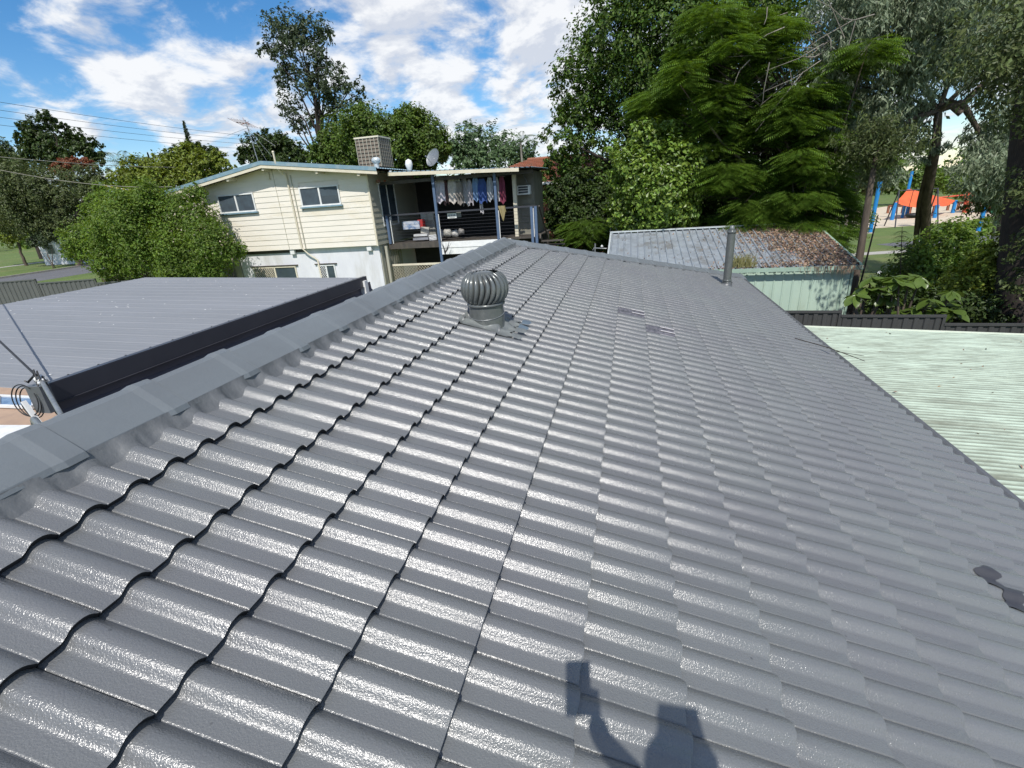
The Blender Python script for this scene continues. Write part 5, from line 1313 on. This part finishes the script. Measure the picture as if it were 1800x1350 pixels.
frond_tree('feathery_tree', 'bright green feathery tree with layered fern like sprays overhanging the shed roof', 21.2, _sp, 'lf_fern', np.array([9.9, 23.5, GZ]), pix(1420, 180, 22.5), r0=.22, n_fr=2500, L0=.58)

def silver():
    t = thing('silver_gum', 'grey green drooping gum tree with twin dark trunks filling the top right corner', 'tree'); Y = 23.0
    bl = [(1480,40,60),(1540,30,75),(1600,40,80),(1680,50,80),(1770,40,80),(1850,60,80),(1455,120,45),(1520,130,65),(1590,130,75),(1690,95,55),(1775,110,70),(1450,215,55),(1495,235,50),(1540,225,45),(1770,240,60),(1430,280,30),(1500,290,30),(1560,290,40),(1740,300,50),(1800,300,50),(1600,-60,110),(1760,-60,110),(1520,-60,80),(1850,200,70),(1790,350,40),(1600,120,45),(1615,205,34),(1570,250,38),(1640,262,22),(1530,290,26),(1720,240,22)]
    B = px_blobs(bl, Y, 1.0, .7); P, O = crown(B, 80000, .24, 22, .7, .9)
    V, Fq = leaves_quads(P, .27, .20, .55, .25); bulk('crown', V, Fq, M['lf_silver'], t)
    mb = MB(); base = pixz(1628, 480, -4.0); fork = pix(1655, 330, base[1]); fork[1] = base[1]
    for off, tips, r in (((0, 0), [(1690, 180), (1700, 60), (1760, 110), (1620, 215), (1560, 240)], .20), ((-.35, .3), [(1640, 250), (1600, 120), (1540, 60), (1500, 150), (1470, 240)], .115)):
        b = base+np.array([off[0], off[1], 0]); top = pix(1690 if r > .2 else 1650, 190, Y); m1 = b*.5+top*.5+np.array([-.2, 0, 0])
        mb.tube([b, b*.75+m1*.25+[-.05, 0, 0], m1, m1*.4+top*.6+[.08, 0, 0], top], [r*1.25, r, r*.9, r*.8, r*.6], 12)
        for tx, ty in tips:
            q = pix(tx, ty, Y+random.uniform(-1.5, 1.5)); mid_ = (top+q)/2+np.array([0, 0, .15]); mb.tube([top*.97+m1*.03, mid_, q], [r*.5, r*.35, r*.1], 8)
    for a, bb in (((1690, 180), (1570, 235)), ((1690, 185), (1790, 95)), ((1690, 200), (1620, 160)), ((1690, 180), (1740, 280))):
        p = pix(*a, Y); q = pix(*bb, Y+.5); mb.tube([p, (p+q)/2+[0, 0, .12], q], [.12, .08, .03], 7)
    mb.build('trunk', M['bark'], t)
    # bare twiggy branches at the left side of the crown
    mb = MB(); c = pix(1430, 85, 21.5)
    for k in range(70):
        p = c+rng.normal(size=3)*[.9, .8, .5]; d = np.array([-.8, 0, -.55])+rng.normal(size=3)*.6; q = p+d*random.uniform(.5, 1.5); mb.tube([p, (p+q)/2+rng.normal(size=3)*.06, q], [.02, .013, .005], 4, False)
    mb.build('bare_twigs', M['barkpale'], t)['kind'] = 'stuff'
silver()
def dark_trunk():
    t = thing('dark_trunk_tree', 'massive almost black tree trunk at the right edge behind the fence', 'tree'); b = pixz(1795, 600, -3.6); mb = MB()
    top = pix(1830, 60, b[1]); m1 = pix(1795, 380, b[1])
    mb.tube([b+[0, 0, -.4], pix(1788, 520, b[1]), m1, pix(1808, 220, b[1]), top], [.62, .46, .34, .30, .26], 16); mb.build('trunk', M['barkdark'], t)
    B = [(pix(x, y, 13), (r, r, r*.7)) for x, y, r in ((1840, 430, .7), (1830, 500, .6), (1860, 330, .9), (1820, 60, 1.4), (1900, 120, 1.6))]
    P, O = crown(B, 9000, .3, 20, .6); V, Fq = leaves_quads(P, .13, .5, .2, .3, O); bulk('crown', V, Fq, M['lf_olive'], t)
dark_trunk()
def slim_trees():
    labs = [('slender pale trunk just right of the shed roof corner', 1530, 330, 1500, 500, 19.5, .13, 'bark'),
            ('thin leaning pale trunk left of the nearest blue post', 1512, 300, 1482, 440, 24, .085, 'barkpale'),
            ('straight whitish slim trunk above the feathery branches', 1496, 270, 1478, 402, 26, .09, 'white'),
            ('thin dark stake like stem leaning beside the shed corner', 1536, 405, 1515, 480, 17.5, .03, 'barkdark'),
            ('slim grey stem right of the second blue post', 1752, 380, 1738, 440, 24, .06, 'barkpale'),
            ('distant dark trunk right of the second blue post', 1768, 330, 1760, 405, 44, .28, 'barkdark')]
    for lab, x0, y0, x1, y1, Y, r, bk in labs:
        t = thing('slim_tree', lab, 'tree', 'slim trunks around the park lawn'); top = pix(x0, y0, Y); base = pix(x1, y1, Y); d = top-base; g = base+d*((GZ-base[2])/d[2])
        mb = MB(); h = top+d*.35; mb.tube([g, g*.5+top*.5+[.04, 0, 0], top, h], [r*1.2, r, r*.8, r*.5], 8); mb.build('trunk', M[bk], t)
        if r > .04:
            B = [(h+np.array([random.uniform(-.6, .6), random.uniform(-.6, .6), random.uniform(-.1, 1.2)]), (.9, .9, .6)) for _ in range(4)]
            P, O = crown(B, 4000, .3, 20, .6); V, Fq = leaves_quads(P, .15, .35, .4, .2); bulk('crown', V, Fq, M['lf_olive'], t)
slim_trees()
# shaded belt of trees behind the shed that closes the view to the left of the park
tree('understorey_tree', 'deep green tree mass behind the shed, under the feathery branches', 'tree', 27, [(1400,300,70),(1350,350,60),(1440,350,45),(1330,410,50),(1410,250,60),(1440,200,50)], 30000, .19, 'lf_dark', 'barkdark', base=np.array([13.2, 29, GZ]), r0=.3)
def shrub(name, label, Y, blobs, n, leaf, mat, base_px, aspect=.55, droop=.1, cat='shrub', stems=7, clump=.28, per=18, shell=.7, group=None):
    t = thing(name, label, cat, group); B = px_blobs(blobs, Y, .9, .35); P, O = crown(B, n, clump, per, shell); V, Fq = leaves_quads(P, leaf, aspect, droop, .35, O); bulk('foliage', V, Fq, M[mat], t)
    b = pixz(*base_px, GZ) if base_px[1] > 455 else pix(*base_px, Y); b = np.array([np.mean([q[0][0] for q in B]), np.mean([q[0][1] for q in B]), float(ground_h(np.mean([q[0][0] for q in B]), 10))])
    mb = MB()
    for q in B: mb.tube([b+rng.normal(size=3)*[.12, .12, 0], (b+q[0])/2+rng.normal(size=3)*.08, q[0]], [.035, .022, .008], 5)
    mb.build('stem', M['bark'], t); return t
shrub('leafy_shrub', 'dark leafy shrub at the foot of the twin trunk tree', 17.5, [(1660,430,42),(1700,420,34),(1620,470,44),(1690,480,50),(1740,460,40),(1650,520,50),(1580,500,36)], 15000, .13, 'lf_shrub', (1660, 540))
shrub('leafy_shrub', 'loose shrub with yellow green leaves left of the massive dark trunk', 15, [(1740,470,34),(1700,500,38),(1750,520,34),(1690,545,36),(1770,430,24)], 9000, .12, 'lf_yellow', (1720, 560))
shrub('leafy_shrub', 'low dark undergrowth along the fence between shed and dark trunk', 14.2, [(1560,530,26),(1620,538,30),(1690,546,30),(1750,550,30),(1525,530,18)], 7000, .11, 'lf_dark', (1640, 570))
def fern_sapling():
    t = thing('fern_sapling', 'small feathery sapling with level fronds in front of the park path', 'sapling'); Y = 17; mb = MB(); b = pix(1583, 470, Y); top = pix(1586, 398, Y); mb.tube([pix(1582, 500, Y), top], [.02, .008], 5); mb.build('stem', M['bark'], t)
    V = []
    for k in range(9):
        c = b*(1-k/9)+top*(k/9)
        for a in np.linspace(0, 2*math.pi, 7)[:-1]+random.random():
            d = np.array([math.cos(a), math.sin(a), -.1]); s = np.array([-math.sin(a), math.cos(a), 0]); L_ = .55*(1-k*.06)
            for j in range(7):
                o = c+d*L_*j/7-np.array([0, 0, .12*(j/7)**2])
                for sg in (-1, 1): V.append([o-d*.015, o+s*sg*.05-d*.012, o+s*sg*.11-[0, 0, .01], o+s*sg*.05+d*.014])
    V = np.array(V).reshape(-1, 3); bulk('crown', V, np.arange(len(V)).reshape(-1, 4), M['lf_olive'], t)
fern_sapling()
def frangipani():
    """broad leaved plants: every leaf its own object"""
    L_ = .36; mb = MB(); prof = [0, .05, .085, .1, .09, .06, .0]
    vs = []
    for j, w in enumerate(prof):
        s = j/6; vs += [(s*L_, -w, .02-.10*s*s), (s*L_, 0, -.0-.10*s*s), (s*L_, w, .02-.10*s*s)]
    mb.add(vs, [(j*3+i, (j+1)*3+i, (j+1)*3+i+1, j*3+i+1) for j in range(6) for i in range(2)], True)
    me = mb.mesh('leaf'); me.materials.append(M['lf_big'])
    spots = [((1530, 500), 12.9, 'broad leaved plant with white blossom nearest the shed corner', 5), ((1600, 505), 12.7, 'broad leaved plant with big radiating dark leaves, middle of the three by the fence', 6), ((1580, 548), 12.55, 'low broad leaved plant right behind the stepped fence top', 5), ((1650, 530), 12.7, 'broad leaved plant furthest right of those behind the fence', 5)]
    for (x, y), Y, lab, nr in spots:
        t = thing('frangipani', lab, 'plant', 'broad leaved plants behind the fence'); c = pix(x, y, Y); g = np.array([c[0], c[1]+.2, GZ]); mbs = MB()
        for k in range(nr):
            h = c+np.array([random.uniform(-.45, .45), random.uniform(-.3, .3), random.uniform(-.35, .35)]); mbs.tube([g, (g+h)/2+rng.normal(size=3)*.06, h], [.04, .03, .018], 6)
            a0 = random.random()*6
            for j in range(8):
                o = link('leaf', me, t); o.location = h.tolist(); o.rotation_euler = (random.uniform(-.3, .3), random.uniform(-.25, .65), a0+j*math.pi/4+random.uniform(-.2, .2)); sc = random.uniform(.7, 1.15); o.scale = (sc, sc, sc)
        mbs.build('stem', M['bark'], t)
        if x == 1530:
            m2 = MB(); p = pix(1545 if x == 1530 else 1528, 478 if x == 1530 else 517, Y-.3)
            for j in range(5):
                a = j*1.257; m2.add([p, p+[.03*math.cos(a-.3), -.01, .03*math.sin(a-.3)], p+[.05*math.cos(a), -.03, .05*math.sin(a)], p+[.03*math.cos(a+.3), -.01, .03*math.sin(a+.3)]], [(0, 1, 2, 3)])
            m2.build('blossom', M['trim'], t)
frangipani()

# ------------------------------------------------------------------ trees and shrubs at the left and behind the house
tree('tall_gum', 'tall open crowned gum tree rising against the clouds above the house', 'tree', 45,
     [(484,42,24),(513,51,28),(551,55,28),(469,86,17),(495,86,24),(529,76,26),(565,95,20),(507,115,24),(560,118,22),(590,118,16),(498,142,17),(548,148,28),(588,148,24),(618,153,18),(508,182,22),(582,172,22),(628,176,13),(525,213,18),(520,228,10),(549,210,14),(604,190,14),(640,160,8),(535,35,12),(575,60,12)],
     9500, .31, 'lf_gum', 'barkdark', base=np.array([*pix(568, 300, 45)[:2], GZ]), trunk=pix(540, 110, 45), aspect=.45, clump=.30, per=12, shell=.6, r0=.38, tipfrac=1.0, droop=.15)
tree('dense_tree', 'dense glossy green tree behind the rooftop cooler', 'tree', 33,
     [(600,245,36),(645,235,44),(640,212,22),(615,270,40),(575,265,24),(690,250,40),(560,275,20)], 34000, .20, 'lf_mid', 'bark', r0=.35)
tree('dense_tree', 'rounded dense green tree right of the rooftop cooler', 'tree', 34,
     [(725,225,34),(745,245,38),(705,212,18),(735,205,14),(770,262,22),(730,275,40)], 26000, .20, 'lf_mid', 'bark', r0=.35)
tree('domed_tree', 'darker domed tree seen behind the antenna stays', 'tree', 42, [(452,262,22),(480,255,26),(500,268,24),(525,270,20),(430,275,14),(470,285,30)], 12000, .27, 'lf_dark', 'bark', r0=.3)
tree('hazy_tree', 'pale olive rounded tree left of the open one behind the deck roof', 'tree', 55, [(825,252,30),(815,275,26),(850,280,24)], 7500, .34, 'lf_grey', 'bark', r0=.3)
tree('hazy_tree', 'open hazy tree with sky showing through, behind the deck roof', 'tree', 60, [(870,240,20),(888,255,22),(868,268,24),(905,270,20),(925,262,18),(935,280,18),(895,285,30)], 4200, .38, 'lf_grey', 'bark', r0=.3, clump=.34, per=14)
def palm(label, x, y, Y, n=16, L_=2.6, mat='lf_olive', spiky=False):
    t = thing('palm_tree', label, 'palm'); c = pix(x, y, Y); V = []
    for k in range(n):
        a = 2*math.pi*k/n+random.random()*.3; el = random.uniform(.1, 1.0); d0 = np.array([math.cos(a)*math.cos(el), math.sin(a)*math.cos(el), math.sin(el)]); s = np.array([-math.sin(a), math.cos(a), 0])
        for j in range(22):
            q = j/22; o = c+d0*L_*q-np.array([0, 0, L_*.55*q*q]); w = .42*math.sin(math.pi*(q*.8+.15))
            for sg in (-1, 1): V.append([o-d0*.03, o+s*sg*w*.5-[0, 0, .08*w], o+s*sg*w-[0, 0, .4*w], o+s*sg*w*.5+d0*.05-[0, 0, .05]])
    V = np.array(V).reshape(-1, 3); bulk('crown', V, np.arange(len(V)).reshape(-1, 4), M[mat], t); mb = MB(); mb.tube([(c[0]+.2, c[1], float(ground_h(c[0], c[1]))), (c[0]+.1, c[1], c[2]*.4-2), c], [.18, .14, .11], 8); mb.build('trunk', M['barkpale'], t)
palm('palm with arching fronds above the yellow green trees at the left', 212, 285, 34)
palm('thin palm top among the hazy trees behind the deck', 915, 248, 58, 14, 3.0, 'lf_grey')
def conifer(label, x, y0, y1, w, Y, mat):
    t = thing('slender_conifer', label, 'conifer'); top = pix(x, y0, Y); bot = pix(x, y1, Y); k = mpp(top); V = []; H = top[2]-bot[2]; n = 34
    for i in range(n):
        s = i/n; z = bot[2]+H*s; r = w*k*(1-s*.75)
        for a in rng.uniform(0, 6.28, 7):
            d = np.array([math.cos(a), math.sin(a), .25]); b = np.array([-math.sin(a), math.cos(a), 0]); o = np.array([top[0], top[1], z]); e = o+d*r*random.uniform(.6, 1.1)
            V.append([o, (o+e)/2-b*.10+[0, 0, -.05], e, (o+e)/2+b*.10+[0, 0, .12]])
    V = np.array(V).reshape(-1, 3); bulk('foliage', V, np.arange(len(V)).reshape(-1, 4), M[mat], t); mb = MB(); mb.tube([(top[0], top[1], float(ground_h(top[0], top[1]))), (top[0], top[1], top[2])], [.3, .04], 8); mb.build('trunk', M['bark'], t)
conifer('tall narrow conifer spire against the clouds left of the antenna', 322, 212, 270, 9, 60, 'lf_gum')
conifer('short dark pointed conifer tip right of the palm', 259, 268, 300, 4, 55, 'lf_dark')
tree('dark_crown_tree', 'dark green broad tree with three lumpy crowns, crossed by the power lines', 'tree', 40,
     [(42,225,13),(70,232,24),(85,210,15),(78,258,28),(125,240,17),(135,262,24),(160,262,17),(175,278,12),(40,245,12),(105,270,22),(60,275,22),(110,225,10)], 16000, .27, 'lf_dark', 'barkdark', r0=.3, aspect=.6)
tree('dark_crown_tree', 'dark tree at the left edge lower than the one crossed by power lines', 'tree', 44, [(-10,268,26),(15,275,22),(35,290,22),(-20,300,30),(10,305,24)], 12000, .28, 'lf_dark', 'barkdark', r0=.3)
t_ = tree('flame_tree', 'flat topped tree covered in orange red blossom under the dark crowns', 'tree', 37, [(118,290,16,9),(140,286,16,8),(105,300,12,9),(158,292,10,8),(122,312,12,6)], 7000, .20, 'lf_red', 'bark', r0=.2)
tree('street_tree', 'grey green spreading tree over the grass verge at the left', 'tree', 33,
     [(20,320,42),(60,330,40),(100,335,38),(135,345,30),(15,370,40),(60,375,38),(100,375,30),(150,320,26),(175,335,22),(125,385,22),(40,350,40),(180,310,20),(85,400,20)], 42000, .20, 'lf_olive', 'bark', r0=.3, clump=.24)
tree('street_shrub', 'yellow green low tree at the far left edge beyond the street', 'tree', 36, [(10,400,26),(35,405,18),(-20,395,30),(55,412,10)], 8000, .22, 'lf_yellow', 'bark', r0=.15)
tree('yard_tree', 'light yellow green tree rising behind the gable house left end', 'tree', 24.5,
     [(335,278,24),(310,290,24),(365,285,22),(280,300,26),(245,305,26),(350,305,30),(300,320,34),(250,330,30),(215,320,22),(395,290,16),(330,265,14),(385,275,12)], 30000, .16, 'lf_yellow', 'bark', r0=.2, base=np.array([-21.5, 24.5, -3.4]))
tree('yard_tree', 'dark twiggy tree top behind the light yellow green one', 'tree', 30, [(300,272,10),(325,268,16),(350,266,14),(375,272,12),(290,280,8)], 5000, .19, 'lf_dark', 'bark', r0=.2, base=np.array([-26.5, 30, -3.6]))
tree('filler_tree', 'mid green hedge like tree between the street tree and the big shrub', 'tree', 27, [(190,350,26),(200,380,26),(230,360,26),(180,395,18),(165,370,18)], 14000, .17, 'lf_shrub', 'bark', r0=.15)
shrub('big_shrub', 'large bright green spreading shrub left of the weatherboard house', 17.0,
      [(190,400,36),(230,385,40),(270,370,42),(200,435,36),(150,425,30),(250,425,42),(130,440,20),(290,420,40),(240,455,34),(185,460,26),(310,370,34),(110,412,10),(215,350,24),(260,345,26)], 42000, .115, 'lf_shrub', (250, 480), clump=.33, per=16)
shrub('flowering_shrub', 'shrub with pale blossom climbing against the cream gable wall', 16.6,
      [(330,360,26),(350,385,30),(330,410,36),(370,420,34),(400,440,24),(350,445,38),(300,440,30),(315,470,34),(375,470,28),(420,438,12),(345,340,16),(290,400,24)], 30000, .105, 'lf_shrub', (350, 490), clump=.33, per=15)
def blossoms():
    t = thing('shrub_blossom', 'scattered pale pink white blossom on the shrub by the gable wall', 'blossom'); t['kind'] = 'stuff'
    B = px_blobs([(340,375,34),(365,400,36),(385,430,30),(330,400,36),(350,352,18),(400,440,20)], 16.2, .8, .1); P, O = crown(B, 260, .25, 3, 1.0)
    V, Fq = leaves_quads(P, .09, .7, .1, .3, O); o = bulk('petals', V, Fq, M['petal'], t)
blossoms()
shrub('verge_grass', 'pale green tufty plants at the foot of the big shrub by the fence', 17.8, [(190,488,12),(215,490,12),(240,488,12),(265,490,10)], 5000, .12, 'lf_yellow', (220, 495), aspect=.2, droop=0)
shrub('street_hedge', 'grey stemmed dark bush under the street tree on the verge', 33, [(70,405,16),(85,412,16),(60,425,10),(78,425,12)], 4000, .16, 'lf_gum', (70, 440))
# far belt of trees closing the horizon all round
def far_belt():
    P = []; 
    for a in np.linspace(0, 2*math.pi, 260, endpoint=False):
        R_ = random.uniform(120, 170); c = np.array([math.sin(a)*R_, math.cos(a)*R_, GZ+random.uniform(3, 6)])
        r = random.uniform(4, 7); P.append((c, (r*1.4, r, r*.9)))
    pts, O = crown(P, 60000, .3, 14, .9); V, Fq = leaves_quads(pts, 1.1, .6, 0, .3, O)
    o = bulk('distant_trees', V, Fq, M['lf_mid']); tag(o, 'distant belt of trees closing the horizon all round', 'woodland', kind='stuff')
far_belt()
tree('park_tree', 'tree with light foliage behind the playground at the left of the sail', 'tree', 74, [(1480,330,22),(1510,325,22),(1540,318,22),(1470,300,22),(1520,300,24)], 7000, .5, 'lf_olive', 'bark', r0=.4)
tree('park_tree', 'broad green tree behind the playground right of the twin trunks', 'tree', 78, [(1700,325,22),(1730,318,24),(1760,325,24),(1790,330,26),(1820,320,24),(1750,300,24),(1670,318,18)], 8000, .5, 'lf_shrub', 'bark', r0=.4)
tree('park_tree', 'dark tree behind the orange sail', 'tree', 82, [(1590,322,20),(1570,318,18),(1640,325,16)], 4000, .5, 'lf_mid', 'bark', r0=.4)

# ------------------------------------------------------------------ the photographer, whose shadow falls on the tiles
def photographer():
    t = thing('person', 'person in cap and dark work clothes standing on the roof holding out a phone', 'person')
    fwd = RW[2]; rgt = RW[0]; dwn = RW[1]
    pc = CAM - fwd*.034 + rgt*.026 + dwn*.066
    def on(u, v, h): p = uvw(u, v, .03); return np.array([p[0], p[1], p[2]+h])
    fl = on(1.94, -1.12, .04); fr_ = on(2.28, -1.04, .04)
    hip = (fl+fr_)/2 + np.array([0, -.02, .86]); 
    P = {}; E = []; R_ = {}
    def v(n, p, r, par=None):
        P[n] = np.array(p, float); R_[n] = r
        if par: E.append((par, n))
    v('pelvis', hip, .155); v('waist', hip+[0, .03, .18], .14, 'pelvis'); v('chest', hip+[0, .06, .40], .165, 'waist'); v('neckb', hip+[0, .07, .54], .085, 'chest'); v('neck', hip+[0, .10, .61], .058, 'neckb'); v('head', hip+[0, .13, .72], .088, 'neck'); v('crown', hip+[0, .13, .80], .085, 'head')
    for s, f0, nm in ((-1, fl, 'l'), (1, fr_, 'r')):
        v(nm+'hip', hip+[s*.10, 0, -.08], .10, 'pelvis'); kn = (hip+f0)/2+np.array([s*.03, .06, 0]); v(nm+'knee', kn, .065, nm+'hip'); v(nm+'ankle', f0+[0, 0, .06], .045, nm+'knee'); v(nm+'toe', f0+[0, .19, 0], .04, nm+'ankle')
        sh = hip+np.array([s*.19, .07, .48]); v(nm+'sh', sh, .065, 'chest')
        grip = pc + rgt*s*.042 + dwn*.03 - fwd*.03 if s > 0 else hip+np.array([-.27, .06, -.08]); el = (sh+grip)/2+np.array([s*.10, -.04, -.16]); v(nm+'el', el, .045, nm+'sh'); wr = grip - fwd*.05 + dwn*.05 if s > 0 else grip+[0, 0, .07]; v(nm+'wr', wr, .028, nm+'el'); v(nm+'palm', grip - fwd*.012 + dwn*.018 if s > 0 else grip, .030, nm+'wr')
    keys = list(P); me = bpy.data.meshes.new('body'); me.from_pydata([P[k].tolist() for k in keys], [(keys.index(a), keys.index(b)) for a, b in E], [])
    o = link('body', me, t); md = o.modifiers.new('skin', 'SKIN'); sv = me.skin_vertices[0].data
    for i, k in enumerate(keys): sv[i].radius = (R_[k], R_[k]*(.78 if k in ('chest', 'waist', 'pelvis') else 1)); sv[i].use_root = (k == 'pelvis')
    sb = o.modifiers.new('sub', 'SUBSURF'); sb.levels = 1; sb.render_levels = 2; me.materials.append(M['shirt'])
    for s in (1,):                                      # five fingers of the right hand around the phone edge
        palm = pc + rgt*s*.042 - fwd*.012 + dwn*.045
        for k in range(4):
            L_ = (.070, .078, .074, .060)[k]; b0 = palm - dwn*(.026-.017*k)*1.0 + dwn*.0; a1 = b0 + rgt*s*.014 + fwd*.016; a2 = b0 + fwd*.026 - rgt*s*.004; a3 = b0 + fwd*.022 - rgt*s*(L_-.048)
            mb = MB(); mb.tube([b0, a1, a2, a3], [.0085, .008, .0075, .006], 8); mb.build('finger', M['skin'], t)
        th = palm - fwd*.012; mb = MB(); mb.tube([th+dwn*.02, th - rgt*s*.018 - fwd*.004, th - rgt*s*.04 - dwn*.006 - fwd*.001], [.011, .0095, .0075], 8); mb.build('thumb', M['skin'], t)
    lp = P['lpalm']
    for k in range(4):
        b0 = lp+np.array([.004*k-.006, -.028+.018*k, -.03]); mb = MB(); mb.tube([b0, b0+[.006, .004, -.035], b0+[.018, .006, -.062-.006*(k in (1, 2))]], [.0085, .008, .006], 8); mb.build('finger', M['skin'], t)
    mb = MB(); mb.tube([lp+[.012, .03, .0], lp+[.02, .045, -.025], lp+[.026, .045, -.045]], [.011, .0095, .0075], 8); mb.build('thumb', M['skin'], t)
    hd = P['head']; mb = MB(); mb.lathe(hd+[0, 0, .05], [(.106, -.01), (.104, .03), (.088, .065), (.055, .092), (.001, .105)], 18); mb.add([hd+[-.08, .08, .045], hd+[.08, .08, .045], hd+[.06, .20, .03], hd+[-.06, .20, .03], hd+[-.08, .08, .052], hd+[.08, .08, .052], hd+[.06, .20, .038], hd+[-.06, .20, .038]], [(0, 1, 2, 3), (4, 7, 6, 5), (3, 2, 6, 7), (0, 3, 7, 4), (1, 5, 6, 2)]); mb.build('cap', M['darkmetal'], t)
    mb = MB(); mb.lathe(hd+[0, .085, .005], [(.016, -.022), (.014, 0), (.001, .03)], 8, axis=(0, .3, 1)); mb.build('nose', M['skin'], t)
    for s in (-1, 1): mb = MB(); mb.lathe(hd+[s*.033, .080, .028], [(.001, -.008), (.009, 0), (.001, .008)], 8); mb.build('eye', M['black'], t); mb = MB(); mb.lathe(hd+[s*.092, .0, .0], [(.001, -.03), (.015, -.01), (.018, .015), (.001, .03)], 8); mb.build('ear', M['skin'], t)
    mb = MB(); mb.tube([hd+[-.022, .083, -.035], hd+[0, .090, -.037], hd+[.022, .083, -.035]], .004, 6); mb.build('mouth', M['redtile'], t)
    q = thing('phone', 'slim black phone held out in both hands above the tiles', 'phone'); mb = MB(); c = pc
    W, H, D = rgt*.037, dwn*.075, fwd*.004
    mb.add([c+a*W+b*H+d*D for d in (-1, 1) for a, b in ((-1, -1), (1, -1), (1, 1), (-1, 1))], [(0, 1, 2, 3), (4, 7, 6, 5), (0, 4, 5, 1), (1, 5, 6, 2), (2, 6, 7, 3), (3, 7, 4, 0)]); mb.build('case', M['black'], q)
    mb = MB(); mb.add([c+a*W*.95+b*H*.93-fwd*.0045 for a, b in ((-1, -1), (1, -1), (1, 1), (-1, 1))], [(0, 1, 2, 3)]); mb.build('screen', M['glass'], q)
M['shirt'] = material('work_shirt', (.10,.13,.20), rough=.9)
photographer()

tree('low_dark_tree', 'low dark tree right of the deck stairs, shading the gap before the shed', 'tree', 25.5,
     [(985,345,26),(1000,380,30),(1030,400,30),(1050,360,36),(1010,320,26),(1060,410,26),(965,385,16),(975,410,18),(1090,400,30),(1005,420,22)], 22000, .17, 'lf_dark', 'barkdark', base=np.array([2.2, 25.8, GZ]), r0=.15)
